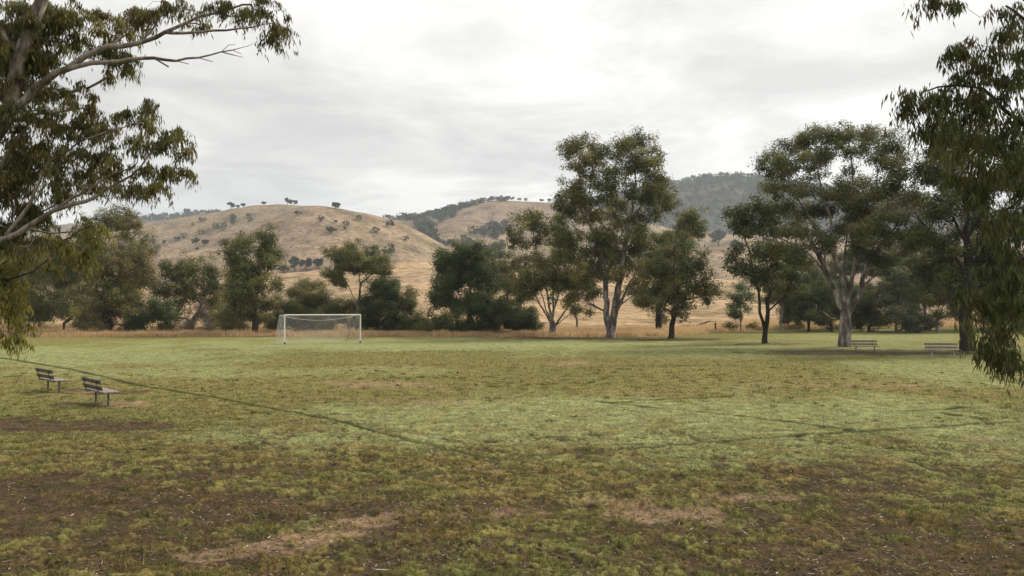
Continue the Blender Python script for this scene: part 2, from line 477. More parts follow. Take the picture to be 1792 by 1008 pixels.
M_SEAT = plain_mat('pale_grey_wood', (.13, .11, .098), (.29, .25, .22), 5, .6, 0, (1, 8, 8), .6)
M_STEEL = plain_mat('dull_steel', (.07, .07, .075), (.16, .16, .17), 8, .5, .6)
M_STEELL = plain_mat('galvanised_steel', (.32, .32, .33), (.48, .48, .49), 8, .5, .3)
M_WHITE = plain_mat('white_paint', (.66, .65, .62), (.82, .81, .79), 4, .45)
M_NET = plain_mat('net_cord', (.50, .50, .50), (.62, .62, .62), 3, .8)
M_BLACK = plain_mat('black_rubber', (.02, .02, .02), (.04, .04, .04), 5, .7)
M_LOG = bark_mat('dead_wood', [(.3, (.04, .032, .028)), (.55, (.10, .085, .075)), (.75, (.2, .18, .16))], 3)


# ------------------------------------------------------------------ ground sheets
def polar(radii, ang):
    A, RR = np.meshgrid(ang, radii)
    x = RR * np.sin(A); y = RR * np.cos(A)
    nr, na = A.shape
    i = np.arange(nr - 1)[:, None]; j = np.arange(na)[None, :]
    j2 = (j + 1) % na
    f = np.stack(np.broadcast_arrays(i * na + j, i * na + j2, (i + 1) * na + j2, (i + 1) * na + j), -1).reshape(-1, 4)
    return x.ravel(), y.ravel(), f[:, ::-1]


def angles(nd, ns, half):
    h = R(half)
    return np.concatenate([np.linspace(-h, h, nd, endpoint=False), np.linspace(h, 2 * np.pi - h, ns, endpoint=False)])


def micro(x, y, cover, Rr):
    t = fbm(x * 5.5, y * 4.5, 3)
    t2 = fbm(x * 1.6 + 7, y * 1.4, 3); pl_ = plat(x, y) * .03 * sst(60, 14, Rr) * (.03 + .97 * cover)
    k = sst(45, 10, Rr)
    return pl_ + k * (0.026 * t * (0.4 + 0.6 * cover) + 0.05 * t2 + 0.02 * cover) + (1 - k) * 0.02 * t2


ra = np.concatenate([[0.05, .8, 1.6, 2.4], np.geomspace(3, 112, 900)])
x, y, f = polar(ra, angles(860, 110, 39))
c, cov, wm, past = ground_maps(x, y)
Rr = np.hypot(x, y)
z = H(x, y) + micro(x, y, cov, Rr) * (1 - past)
g = np_mesh('ground', np.stack([x, y, z], 1), f, 4, c, True)
link('ground', g, M_FIELD, kind='structure')

rb = np.concatenate([np.linspace(109.5, 300, 70), np.geomspace(303, 3000, 330)])
x, y, f = polar(rb, angles(760, 110, 42))
z = H(x, y); px_, py_ = proj(x, y, z)
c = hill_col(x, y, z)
c1 = ground_maps(x, y)[0]
k = sst(115, 190, np.hypot(x, y))[:, None]
c = c1 * (1 - k) + c * k
z = z - 0.03 * (1 - sst(110, 116, np.hypot(x, y)))
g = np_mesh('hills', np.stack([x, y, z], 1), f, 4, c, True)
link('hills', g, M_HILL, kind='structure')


def hz(x_, y_): return float(H(np.array([x_]), np.array([y_]))[0])


def hit(px, py, d0=100, d1=2500):
    a, b = slope(px, py)
    d = np.geomspace(d0, d1, 900)
    zz = H(float(a) * d, d); ray = CAM_H + float(b) * d
    i = np.argmax(zz > ray)
    if not (zz > ray).any():
        i = np.argmax(zz - ray)
    return np.array([float(a) * d[i], d[i], zz[i]])


# ------------------------------------------------------------------ leaves, skeletons, trees
def leaf_quads(P, L_, W_, droop=.75, col=None, rg=rng, nrm=None):
    n = len(P)
    a = rg.normal(0, 1, (n, 3)); a /= np.linalg.norm(a, axis=1)[:, None]
    a = a * (1 - droop) + np.array([0, 0, -1.0]) * droop
    a /= np.linalg.norm(a, axis=1)[:, None]
    b = rg.normal(0, 1, (n, 3))
    if nrm is not None:
        nn = nrm / (np.linalg.norm(nrm, axis=1)[:, None] + 1e-9) + rg.normal(0, .42, (n, 3)); nn /= np.linalg.norm(nn, axis=1)[:, None]
        a -= (a * nn).sum(1)[:, None] * nn; a /= np.linalg.norm(a, axis=1)[:, None] + 1e-9
        b = np.cross(a, nn)
    b -= (b * a).sum(1)[:, None] * a; b /= np.linalg.norm(b, axis=1)[:, None] + 1e-9
    ln = (L_ * rg.uniform(.55, 1.4, n))[:, None]; wd = (W_ * rg.uniform(.7, 1.3, n))[:, None]
    v = np.empty((n, 4, 3))
    v[:, 0] = P; v[:, 1] = P + a * ln * .45 + b * wd * .5; v[:, 2] = P + a * ln; v[:, 3] = P + a * ln * .45 - b * wd * .5
    fc = np.arange(n * 4).reshape(n, 4)
    cc = np.repeat(col, 4, axis=0) if col is not None else None
    return v.reshape(-1, 3), fc, cc


class Skel:
    def __init__(s, root):
        s.p = [np.array(root, float)]; s.par = [-1]; s.len = [0.0]; s.fix = {}

    def add(s, p, par):
        s.p.append(np.array(p, float)); s.par.append(par)
        s.len.append(s.len[par] + np.linalg.norm(s.p[-1] - s.p[par])); return len(s.p) - 1

    def path(s, pts, par, step, wig, rg):
        P = [s.p[par]] + [np.array(q, float) for q in pts]
        cur = par; 
        for i in range(len(P) - 1):
            a, b = P[i], P[i + 1]
            p0 = P[i - 1] if i > 0 else a; p3 = P[i + 2] if i + 2 < len(P) else b
            n = max(1, int(np.linalg.norm(b - a) / step + .5))
            for k in range(1, n + 1):
                t = k / n
                q = 0.5 * ((2 * a) + (-p0 + b) * t + (2 * p0 - 5 * a + 4 * b - p3) * t * t + (-p0 + 3 * a - 3 * b + p3) * t ** 3)
                if not (i == len(P) - 2 and k == n): q = q + rg.normal(0, wig, 3)
                cur = s.add(q, cur)
        return cur

    def nearest(s, q, wlen=.25, up=.5, only=None):
        idx = np.arange(len(s.p)) if only is None else np.array(only)
        P = np.array(s.p)[idx]; Ln = np.array(s.len)[idx]
        cost = np.linalg.norm(P - q, axis=1) + wlen * Ln * 0 + up * np.maximum(0, P[:, 2] - q[2] + .2)
        hv = np.hypot(P[:, 0] - q[0], P[:, 1] - q[1])
        cost += wlen * np.maximum(0, hv - 1.2 * np.maximum(q[2] - P[:, 2], 0))
        return int(idx[np.argmin(cost)])

    def mesh(s, name, r0, rtip, col=None, flare=1.25):
        n = len(s.p); P = np.array(s.p); par = np.array(s.par)
        ch = [[] for _ in range(n)]
        for i in range(1, n): ch[par[i]].append(i)
        load = np.zeros(n)
        for i in range(n - 1, -1, -1):
            if not ch[i]: load[i] = 1
            else: load[i] = sum(load[k] for k in ch[i])
        ex = math.log(max(r0 / rtip, 1.5)) / math.log(max(load[0], 2))
        r = rtip * load ** ex
        # gentle taper along unbranched runs
        ml = np.array(s.len); 
        tipd = np.zeros(n)
        for i in range(n - 1, -1, -1):
            for k in ch[i]: tipd[i] = max(tipd[i], tipd[k] + ml[k] - ml[i])
        r = r * (0.8 + 0.2 * np.clip(tipd / (tipd.max() + 1e-6) * 2, 0, 1))
        if s.fix:
            for i in range(n):
                if i in s.fix: r[i] = s.fix[i]
                elif i: r[i] = min(r[i], r[par[i]] * (.97 if par[i] not in s.fix else .6))
        r[0] *= flare
        V = []; Fc = []; base = 0
        starts = [(0, -1)]; 
        while starts:
            st, pr = starts.pop()
            chain = [st]
            while ch[chain[-1]]:
                ks = sorted(ch[chain[-1]], key=lambda k: -load[k])
                for k in ks[1:]: starts.append((k, chain[-1]))
                chain.append(ks[0])
            ids = ([pr] if pr >= 0 else []) + chain
            if len(ids) < 2: continue
            pp = P[ids]; rr = r[ids].copy()
            if pr >= 0: rr[0] = min(rr[0], rr[1] * 1.15)
            ns = 10 if rr.max() > .12 else (6 if rr.max() > .04 else 4)
            T = np.gradient(pp, axis=0); T /= np.linalg.norm(T, axis=1)[:, None] + 1e-9
            up = np.array([.31, .95, .05]) if abs(T[0] @ np.array([.31, .95, .05])) < .9 else np.array([1., 0, 0])
            U = np.cross(T, up); U /= np.linalg.norm(U, axis=1)[:, None] + 1e-9
            W2 = np.cross(T, U)
            an = np.arange(ns) / ns * 2 * np.pi
            ring = pp[:, None] + rr[:, None, None] * (np.cos(an)[None, :, None] * U[:, None] + np.sin(an)[None, :, None] * W2[:, None])
            V.append(ring.reshape(-1, 3))
            m_ = len(ids)
            i = np.arange(m_ - 1)[:, None]; j = np.arange(ns)[None]
            q = np.stack(np.broadcast_arrays(i * ns + j, i * ns + (j + 1) % ns, (i + 1) * ns + (j + 1) % ns, (i + 1) * ns + j), -1).reshape(-1, 4) + base
            Fc.append(q); base += m_ * ns
        return np_mesh(name, np.concatenate(V), np.concatenate(Fc), 4, None, True)


OLIVE = C(.155, .162, .058); DEEP = C(.075, .094, .034); YEL = C(.25, .21, .072); GRYG = C(.14, .145, .085); BRN = C(.185, .14, .075); BLUEG = C(.08, .108, .05)


def tree(name, label, cat, base, blobs, trunk=None, limbs=(), r0=.35, rtip=.009, bark=None, cols=(OLIVE, DEEP, YEL), cw=(.6, .3, .1), leaf=(.24, .085), dens=1.0,
         clump=.5, seed=1, depth=.55, wig=.06, step=.8, spray=False, group=None, droop=.38, hang=0.0, z0=None, top_tone=0.9, fill=1.0, bs=1.18, extra=(), lr=.68, back=False, flare=1.15):
    """base=(px,py or None,d). blobs=(px,py,rx,ry[,dd]) in photo pixels at the tree's own distance -> metres."""
    rg = np.random.default_rng(seed)
    bx, by, d = base
    a = float(slope(bx, 560)[0]); root = np.array([a * d, d, 0.0]); root[2] = hz(root[0], root[1]) - .12 if z0 is None else z0
    s = Skel(root)
    mpp = d / F
    if trunk:
        tr_ = None
        if isinstance(trunk, tuple): trunk, *tr_ = trunk
        s.path([at(q[0], q[1], d + (q[2] if len(q) > 2 else 0)) for q in trunk], 0, step, wig * .6, rg)
        if tr_:
            for k_ in range(len(s.p)): s.fix[k_] = mpp * (lr + .1) * (tr_[0] + (tr_[1] - tr_[0]) * k_ / max(1, len(s.p) - 1))
    for lb in limbs:
        rr_ = None
        if isinstance(lb, tuple): lb, *rr_ = lb
        nb0 = len(s.p)
        P = [at(q[0], q[1], d + (q[2] if len(q) > 2 else 0)) for q in lb]
        n0 = int(np.argmin(np.linalg.norm(np.array(s.p) - P[0], axis=1)))
        s.path(P[1:] if len(P) > 1 else P, n0, step, wig, rg)
        if rr_:
            for k_, q_ in enumerate(range(nb0, len(s.p))): s.fix[q_] = mpp * lr * (rr_[0] + (rr_[1] - rr_[0]) * k_ / max(1, len(s.p) - nb0 - 1))
    if not spray:
        B0 = [list(b) for b in blobs]; q0 = np.array([b[:2] for b in B0], float)
        blobs = []
        for i_, b in enumerate(B0):
            j_ = rg.normal(0, 1, 2); b2 = list(b); b2[0] += j_[0] * b[2] * .16; b2[1] += j_[1] * b[3] * .26
            sc_ = rg.uniform(.82, 1.12); b2[2] *= sc_; b2[3] *= sc_ * rg.uniform(.9, 1.2); blobs.append(b2)
        if len(B0) > 8:
            for _ in range(int(len(B0) * .38)):
                i_ = rg.integers(len(B0)); o_ = np.argsort(np.hypot(*(q0 - q0[i_]).T))[rg.integers(1, 5)]
                blobs.append([(q0[i_][0] + q0[o_][0]) / 2, (q0[i_][1] + q0[o_][1]) / 2, B0[i_][2] * .6, B0[i_][3] * .75])
        lsc = rg.uniform(.88, 1.22); leaf = (leaf[0] * lsc, leaf[1] * lsc)
    bl = np.array([b[:4] for b in blobs], float)
    xc = (bl[:, 0] - bl[:, 2]).min() * .5 + (bl[:, 0] + bl[:, 2]).max() * .5
    Wd = ((bl[:, 0] + bl[:, 2]).max() - (bl[:, 0] - bl[:, 2]).min()) * .5
    info = []
    for b in blobs:
        q = (b[0] - xc) / Wd
        off = (b[4] if len(b) > 4 else (rg.uniform(-.15, 1.6) if back else rg.uniform(-1, 1)) * depth * Wd * mpp * math.sqrt(max(.05, 1 - q * q)))
        ctr = at(b[0], b[1], d + off)
        info.append((ctr, b[2] * mpp * bs, b[3] * mpp * bs))
    info += [(np.array(q[:3]), q[3], q[4]) for q in extra]  # added crown clumps out of view that shade the ground
    info.sort(key=lambda t_: np.linalg.norm(t_[0] - root))
    LP = []; LC = []; LN = []
    cols = np.array(cols)
    for ctr, rx, rz in info:
        ry = min(rx, rz) * 1.0
        tgt = ctr - np.array([0, 0, rz * .35])
        k0 = s.nearest(tgt)
        a0 = s.p[k0]; par = s.par[k0]
        dirp = (a0 - s.p[par]) if par >= 0 else np.array([0, 0, 1.0]); dirp = dirp / (np.linalg.norm(dirp) + 1e-9)
        dist = np.linalg.norm(tgt - a0)
        n_before = len(s.p)
        if dist > .3:
            mid = a0 + (tgt - a0) * .5 + dirp * dist * .12 + np.array([0, 0, dist * .06]) + rg.normal(0, dist * .04, 3)
            s.path([mid, tgt], k0, step * .7, wig * .7, rg)
        loc = [k0] + list(range(max(n_before, len(s.p) - 3), len(s.p)))
        # sub clumps
        vol = rx * ry * rz
        nc = max(4, int(fill * 3.0 * (rx * rz) / clump ** 2))
        dr = rg.normal(0, 1, (nc, 3)); dr /= np.linalg.norm(dr, axis=1)[:, None]
        rad = rg.uniform(.1, 1, nc) ** .55
        rad = rad * (1 if spray else rg.choice([1.0, 1.25, 1.6], nc, p=[.78, .15, .07]))
        pc = dr * rad[:, None] * np.array([rx, ry, rz])
        pc[:, 2] = np.where(pc[:, 2] < 0, pc[:, 2] * .75, pc[:, 2])
        pc += ctr
        tone = cols[rg.choice(len(cols), p=cw)]
        for q in pc:
            kk = s.nearest(q, 0, .3, loc)
            d2 = np.linalg.norm(q - s.p[kk])
            if d2 > clump * .4:
                m2 = s.p[kk] + (q - s.p[kk]) * .5 + rg.normal(0, d2 * .08, 3)
                k1 = s.add(m2, kk); k2 = s.add(q, k1); loc += [k1, k2]
            rc = clump * rg.uniform(.6, 1.5)
            nl = max(4, int(dens * 128 * rg.uniform(.6, 1.3) * rc * rc / (clump * clump) * (clump / leaf[0]) ** 2 / 6.6))
            ct = cols[rg.choice(len(cols), p=cw)] * .6 + tone * .4
            ct = ct * rg.uniform(.72, 1.3)
            if spray:
                for _ in range(max(3, nl // 14)):
                    dd = rg.normal(0, 1, 3); dd[2] = dd[2] * .4 + .1; dd /= np.linalg.norm(dd)
                    ln = rc * rg.uniform(.7, 1.35); tt_ = rg.uniform(.05, 1, 14)[:, None]
                    pts = q + dd * ln * tt_ + np.array([0, 0, -1]) * (tt_ ** 2) * ln * (.55 + hang * rg.uniform(.3, 1.2)) + rg.normal(0, .028, (14, 3))
                    LP.append(pts); LC.append(ct * rg.uniform(.75, 1.3, (14, 1)))
                    if rg.random() < .5:
                        e1 = s.add(q + dd * ln * .5 - np.array([0, 0, .25 * ln * (.55 + hang * .6)]), kk if d2 <= clump * .4 else k2)
                        s.add(q + dd * ln * .95 - np.array([0, 0, .9 * ln * (.55 + hang * .6)]), e1)
            else:
                u = rg.normal(0, 1, (nl, 3)); u /= np.linalg.norm(u, axis=1)[:, None]
                u *= (rg.uniform(0, 1, nl) ** .42 * rg.choice([1, 1.5], nl, p=[.75, .25]))[:, None]
                pts = q + u * np.array([rc, rc, rc * .8]) * 1.02
                LP.append(pts); LN.append(u * .8 + (q - ctr) / np.array([rx, ry, rz]) * .75 + np.array([0, 0, .3]))
                tp = 1 + top_tone * .2 * u[:, 2:3]  # leaves lighter towards the top of each clump, darker towards its bottom
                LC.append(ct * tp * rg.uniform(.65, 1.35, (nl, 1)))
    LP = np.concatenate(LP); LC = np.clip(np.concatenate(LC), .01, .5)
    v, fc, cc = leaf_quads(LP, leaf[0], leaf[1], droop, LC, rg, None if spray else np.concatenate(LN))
    t = thing(name, label, cat, tuple(root), 0, group)
    tm = s.mesh('trunk', r0, rtip, flare=flare)
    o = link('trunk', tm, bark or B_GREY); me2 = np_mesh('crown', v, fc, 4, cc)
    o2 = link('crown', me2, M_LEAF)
    for q in (o, o2):
        q.data.transform(__import__('mathutils').Matrix.Translation(-Vector(root)))
        q.parent = t
    return t, len(LP)


cnt = 0


def T(*a, **k):
    global cnt
    cnt += tree(*a, **k)[1]


# ------------------------------------------------------------------ the tree belt, left to right
DK = (OLIVE, DEEP, GRYG); 
T('gum_tree', 'thin pale-trunked gums with olive crowns at the far left of the tree belt', 'tree', (112, 585, 92), [(110, 490, 40, 38), (72, 460, 40, 42), (85, 520, 38, 34), (125, 540, 28, 26), (42, 480, 36, 50), (40, 540, 30, 28), (10, 500, 40, 50), (-30, 480, 40, 60)],
  trunk=[(113, 540), (108, 500)], limbs=[[(120, 570), (135, 545), (140, 515)]], r0=.17, bark=B_PALE, cols=(OLIVE, DEEP, BRN), cw=(.5, .35, .15), seed=11, dens=1.0, fill=.95, bs=1.12)
T('gum_tree', 'large dense rounded gum with dark forked limbs standing left of the low bush', 'tree', (195, 586, 90), [(222, 398, 36, 26), (180, 402, 34, 26), (238, 430, 28, 32), (196, 442, 46, 36), (250, 468, 16, 30), (222, 480, 36, 34), (170, 480, 34, 36), (205, 525, 46, 32), (168, 548, 28, 26), (235, 548, 22, 22), (140, 440, 28, 30), (200, 562, 36, 14)],
  trunk=[(196, 550), (197, 520)], limbs=[[(197, 520), (215, 490), (235, 455)], [(197, 525), (178, 500), (165, 465)], [(197, 510), (203, 470), (205, 430)], [(197, 548), (225, 542), (245, 532)]], r0=.45, bark=B_DARK, cols=(OLIVE, BRN, YEL), cw=(.62, .26, .12), seed=12, dens=1.0, fill=.9, leaf=(.25, .085))
T('bush', 'dark green low bush at the foot of the large rounded gum', 'bush', (262, 580, 89), [(262, 562, 32, 18), (285, 568, 18, 13), (240, 566, 22, 16), (268, 548, 20, 10)], trunk=[(262, 576)], r0=.12, bark=B_DARK, cols=(DEEP, BLUEG, OLIVE), cw=(.6, .2, .2), seed=13, dens=1.4, leaf=(.17, .07), clump=.5)
T('gum_tree', 'small spreading gum with twin pale stems right of the low bush', 'tree', (337, 582, 93), [(300, 478, 26, 20), (335, 474, 32, 18), (362, 488, 22, 22), (285, 508, 20, 18), (272, 508, 12, 12), (318, 500, 24, 18), (345, 520, 30, 20), (300, 535, 24, 18), (370, 520, 14, 22), (310, 556, 12, 6)],
  trunk=[(336, 565)], limbs=[[(335, 566), (322, 550), (315, 530), (305, 505)], [(336, 562), (348, 545), (355, 520), (352, 500)]], r0=.22, bark=B_GREY, seed=14, dens=.95, fill=.95, bs=1.12)
T('bush', 'grey leafless-looking bush under the small spreading gum', 'bush', (352, 582, 92), [(350, 556, 22, 20), (335, 568, 14, 12), (368, 566, 14, 14)], trunk=[(352, 578)], r0=.08, bark=B_GREY, cols=(C(.16, .145, .13), C(.12, .11, .09), GRYG), cw=(.5, .3, .2), seed=15, dens=.8, leaf=(.16, .05), clump=.5)
T('gum_tree', 'tall dark gum with two crown lobes beside the football goal', 'tree', (447, 588, 86), [(420, 412, 20, 18), (462, 412, 22, 20), (412, 440, 24, 20), (465, 440, 26, 24), (404, 468, 16, 18), (430, 470, 24, 22), (470, 472, 24, 24), (448, 500, 34, 22), (415, 505, 24, 24), (480, 502, 12, 16), (412, 540, 22, 20), (440, 530, 22, 18), (472, 528, 14, 12)],
  trunk=[(446, 565), (449, 530), (454, 490), (462, 450), (464, 420)], limbs=[[(446, 570), (436, 530), (430, 490), (420, 450), (418, 420)], [(452, 510), (475, 495)], [(450, 540), (470, 530)]], r0=.34, bark=B_DARK, cols=(OLIVE, DEEP, YEL), cw=(.55, .37, .08), seed=16, dens=.95, fill=1.0, bs=1.1)
T('shrub', 'young olive shrub with thin stems left of the tall two-lobed gum', 'shrub', (395, 584, 88), [(392, 565, 20, 14), (405, 548, 18, 16), (420, 572, 16, 12), (385, 545, 15, 14)], trunk=[(395, 575)], r0=.08, bark=B_GREY, cols=(OLIVE, YEL, GRYG), cw=(.5, .25, .25), seed=17, dens=.9, leaf=(.17, .06), clump=.5)
T('shrub', 'brownish see-through tree behind the tall two-lobed gum', 'tree', (390, 580, 99), [(385, 520, 22, 20), (378, 500, 18, 16), (400, 500, 18, 22), (392, 545, 24, 20), (490, 555, 14, 14), (485, 530, 16, 20)], trunk=[(392, 560)], r0=.12, bark=B_GREY, cols=(BRN, OLIVE, GRYG), cw=(.5, .3, .2), seed=18, dens=.7)
T('bush', 'broad olive bush directly behind the left side of the goal', 'bush', (520, 582, 93), [(510, 540, 26, 22), (535, 525, 30, 18), (498, 562, 24, 18), (530, 558, 34, 20), (478, 568, 14, 12)], trunk=[(520, 572)], r0=.15, bark=B_DARK, cols=(DEEP, OLIVE, YEL), cw=(.62, .25, .13), seed=19, dens=1.3, leaf=(.17, .07), clump=.55)
T('bush', 'broad olive bush behind the middle of the goal', 'bush', (572, 582, 94), [(565, 528, 32, 18), (590, 542, 24, 22), (560, 556, 32, 20), (600, 564, 18, 14), (545, 540, 20, 20)], trunk=[(572, 572)], r0=.15, bark=B_DARK, cols=(DEEP, OLIVE, YEL), cw=(.7, .2, .1), seed=20, dens=1.3, leaf=(.17, .07), clump=.55)
T('bush', 'blue-grey feathery bush rising behind the goal bushes', 'bush', (540, 560, 112), [(540, 500, 22, 9), (520, 508, 14, 8), (558, 508, 14, 8), (540, 525, 26, 20)], trunk=[(540, 545)], r0=.14, bark=B_GREY, cols=(C(.10, .12, .09), GRYG, BLUEG), cw=(.5, .3, .2), seed=21, dens=1.0, leaf=(.2, .06), clump=.5)
T('gum_tree', 'umbrella-crowned gum with a slender pale trunk behind the right goalpost', 'tree', (624, 582, 92), [(596, 450, 28, 16), (630, 442, 32, 16), (662, 455, 24, 18), (582, 474, 18, 16), (600, 492, 10, 8), (618, 462, 26, 14), (650, 474, 26, 14), (676, 480, 12, 18), (665, 500, 20, 14), (590, 484, 12, 12)],
  trunk=([(625, 550), (628, 520), (632, 495)], 4, 2), limbs=[([(624, 535), (612, 505), (598, 480)], 1.7, .8), ([(631, 500), (650, 480), (668, 462)], 1.5, .7), ([(630, 505), (628, 475), (625, 450)], 1.5, .7), ([(627, 530), (645, 515), (665, 500)], 1.3, .6)], r0=.2, bark=B_PALE, seed=22, dens=1.2)
T('evergreen_tree', 'dense near-black evergreen right of the goal', 'tree', (672, 582, 90), [(664, 505, 22, 22), (680, 515, 18, 26), (658, 535, 24, 24), (685, 545, 24, 28), (668, 562, 32, 20), (645, 560, 18, 20)], trunk=[(671, 560), (670, 530)], r0=.25, bark=B_DARK, cols=(DEEP, C(.035, .05, .025), OLIVE), cw=(.5, .35, .15), seed=23, dens=1.3, leaf=(.18, .075), clump=.55)
T('bush', 'mid green bush right of the near-black evergreen', 'bush', (712, 582, 91), [(705, 520, 16, 16), (718, 538, 14, 14), (705, 556, 22, 20), (732, 562, 20, 16), (718, 572, 26, 10)], trunk=[(712, 574)], r0=.12, bark=B_DARK, cols=(DEEP, OLIVE, BLUEG), cw=(.5, .35, .15), seed=24, dens=1.3, leaf=(.17, .07), clump=.5)
T('evergreen_tree', 'broad domed evergreen with a dense bright-topped crown left of centre', 'tree', (824, 584, 88), [(822, 446, 40, 18), (795, 462, 30, 22), (842, 464, 28, 20), (778, 490, 22, 22), (812, 492, 34, 26), (848, 498, 24, 26), (772, 518, 20, 18), (805, 530, 36, 24), (840, 530, 26, 26), (762, 530, 10, 12), (785, 505, 20, 20)],
  trunk=[(824, 560), (826, 540)], limbs=[[(825, 560), (812, 535), (800, 505), (795, 470)], [(826, 555), (838, 525), (845, 490)], [(826, 545), (822, 500), (822, 460)]], r0=.35, bark=B_GREY, cols=(DEEP, BLUEG, C(.10, .13, .04)), cw=(.45, .3, .25), seed=25, dens=1.35, leaf=(.2, .085), clump=.6)
for i, (bx, lab, sd_, bb) in enumerate([(790, 'dark bush under the left side of the domed evergreen', 31, [(788, 562, 28, 20), (808, 568, 20, 14), (770, 568, 14, 12)]),
                                        (855, 'dark bush under the right side of the domed evergreen', 32, [(850, 562, 30, 20), (870, 558, 22, 20), (840, 572, 22, 10)]),
                                        (910, 'rounded dark bush between the domed evergreen and the many-stemmed gum', 33, [(905, 556, 28, 22), (925, 565, 22, 16), (890, 568, 22, 14), (938, 572, 14, 10)])]):
    T('bush', lab, 'bush', (bx, 584, 86 + i), bb, trunk=[(bx, 575)], r0=.12, bark=B_DARK, cols=(DEEP, BLUEG, OLIVE), cw=(.6, .25, .15), seed=sd_, dens=1.35, leaf=(.17, .075), clump=.52)
T('gum_tree', 'brown-tinged gum with a thin crown between the domed evergreen and the many-stemmed gum', 'tree', (885, 580, 98), [(880, 465, 28, 20), (868, 492, 22, 22), (895, 495, 20, 22), (880, 525, 26, 24), (900, 540, 20, 20), (905, 455, 12, 14)], trunk=[(884, 550), (882, 520)], r0=.22, bark=B_GREY, cols=(BRN, OLIVE, DEEP), cw=(.4, .35, .25), seed=26, dens=.95)
T('gum_tree', 'many-stemmed gum fanning out from one base left of the tallest tree', 'tree', (968, 588, 84), [(925, 384, 26, 16), (945, 398, 26, 20), (905, 410, 18, 16), (892, 426, 12, 12), (935, 425, 26, 14), (930, 462, 34, 22), (968, 452, 26, 22), (910, 480, 22, 20), (952, 490, 34, 22), (985, 480, 28, 24), (1008, 505, 28, 20), (975, 512, 26, 16), (925, 510, 24, 18), (1020, 480, 20, 20)],
  trunk=([(967, 575), (966, 563)], 9, 7), limbs=[([(966, 565), (950, 540), (935, 510), (915, 490), (905, 465)], 2.6, .9), ([(966, 562), (958, 520), (945, 470), (935, 420), (928, 395)], 3, .9), ([(968, 562), (975, 525), (985, 490)], 2.8, 1), ([(970, 576), (988, 548), (1008, 515)], 2.6, .9), ([(966, 560), (968, 510), (970, 465)], 2.8, 1), ([(966, 562), (952, 530), (945, 500)], 2, .9), ([(972, 570), (1000, 548), (1025, 538)], 1.3, .6), ([(935, 512), (925, 490), (922, 460)], 1.4, .7)],
  r0=.42, bark=B_PALE, cols=(OLIVE, DEEP, YEL), cw=(.5, .32, .18), seed=27, dens=.85, fill=1.0, bs=1.12)
T('gum_tree', 'tallest gum in the belt with two pale trunks and a high open crown', 'tree', (1068, 591, 80), [(1022, 252, 30, 20), (1000, 268, 22, 18), (1050, 262, 22, 18), (1085, 248, 26, 18), (1118, 248, 26, 18), (1100, 270, 26, 16), (1138, 275, 22, 20), (1128, 300, 28, 20), (1155, 318, 24, 20), (1172, 340, 16, 18),
   (996, 292, 16, 12), (1030, 300, 20, 14), (1065, 295, 16, 12), (1085, 315, 24, 16), (1005, 330, 26, 16), (1035, 342, 28, 18), (1075, 348, 28, 20), (1118, 345, 30, 20), (985, 362, 24, 18), (1010, 378, 30, 18), (1050, 382, 32, 20), (1095, 382, 30, 20), (1130, 385, 24, 20), (1148, 360, 18, 18),
   (978, 400, 16, 20), (1000, 415, 24, 16), (1040, 418, 28, 18), (1110, 415, 24, 18), (1065, 440, 30, 20), (1035, 460, 26, 18), (1110, 450, 28, 24), (1050, 485, 28, 18), (1080, 475, 22, 18), (1125, 480, 20, 18), (1040, 510, 20, 14), (1020, 520, 18, 10), (1100, 505, 18, 14), (968, 425, 18, 20), (990, 450, 22, 20), (1015, 480, 24, 20), (1020, 545, 16, 8), (1055, 415, 24, 16), (1080, 455, 22, 16), (1030, 440, 22, 16), (1130, 430, 20, 16), (1000, 350, 24, 16), (1060, 325, 24, 16), (1140, 330, 24, 18), (1095, 300, 22, 14), (1040, 285, 20, 14)],
  trunk=([(1073, 562), (1078, 530), (1084, 490), (1092, 440), (1098, 400)], 10, 3.5), limbs=[([(1067, 585), (1063, 560), (1061, 530), (1060, 490), (1050, 440), (1035, 400), (1020, 350), (1012, 300), (1018, 262)], 8, 1.2), ([(1096, 410), (1080, 350), (1078, 300), (1085, 255)], 2.6, 1), ([(1094, 430), (1115, 380), (1130, 330), (1130, 290)], 2.6, 1), ([(1098, 405), (1110, 340), (1112, 290), (1115, 255)], 2.4, 1),
    ([(1092, 440), (1125, 400), (1155, 350), (1165, 335)], 2.4, .9), ([(1080, 540), (1100, 500), (1118, 465)], 2.8, 1.2), ([(1062, 550), (1045, 540), (1020, 522)], 2.2, .8), ([(1050, 430), (1020, 410), (990, 385)], 2.2, .8), ([(1078, 535), (1110, 515), (1140, 490)], 2, .9), ([(1074, 555), (1090, 525), (1104, 495)], 2.4, 1), ([(1062, 545), (1040, 535), (1012, 516)], 1.8, .7), ([(1060, 490), (1075, 450), (1070, 400)], 2.2, .9)],
  r0=.62, rtip=.008, bark=B_PALE, cols=(OLIVE, DEEP, YEL), cw=(.55, .27, .18), seed=28, dens=.95, fill=1.0, bs=1.08, clump=.5, depth=.42)
T('gum_tree', 'dark gum half hidden behind the rounded front gum, its trunk swathed in leaves', 'tree', (1153, 580, 99), [(1212, 376, 18, 14), (1205, 395, 26, 16), (1222, 410, 16, 14), (1175, 410, 20, 14), (1150, 418, 24, 18), (1185, 432, 26, 16), (1140, 455, 28, 22), (1120, 500, 24, 20), (1145, 520, 28, 20), (1170, 500, 24, 22), (1118, 530, 16, 12), (1155, 555, 10, 16)],
  trunk=[(1153, 550), (1155, 500), (1165, 460)], limbs=[[(1160, 470), (1190, 420), (1210, 385)]], r0=.4, bark=B_DARK, cols=(DEEP, OLIVE, YEL), cw=(.42, .38, .2), seed=29, dens=1.1)
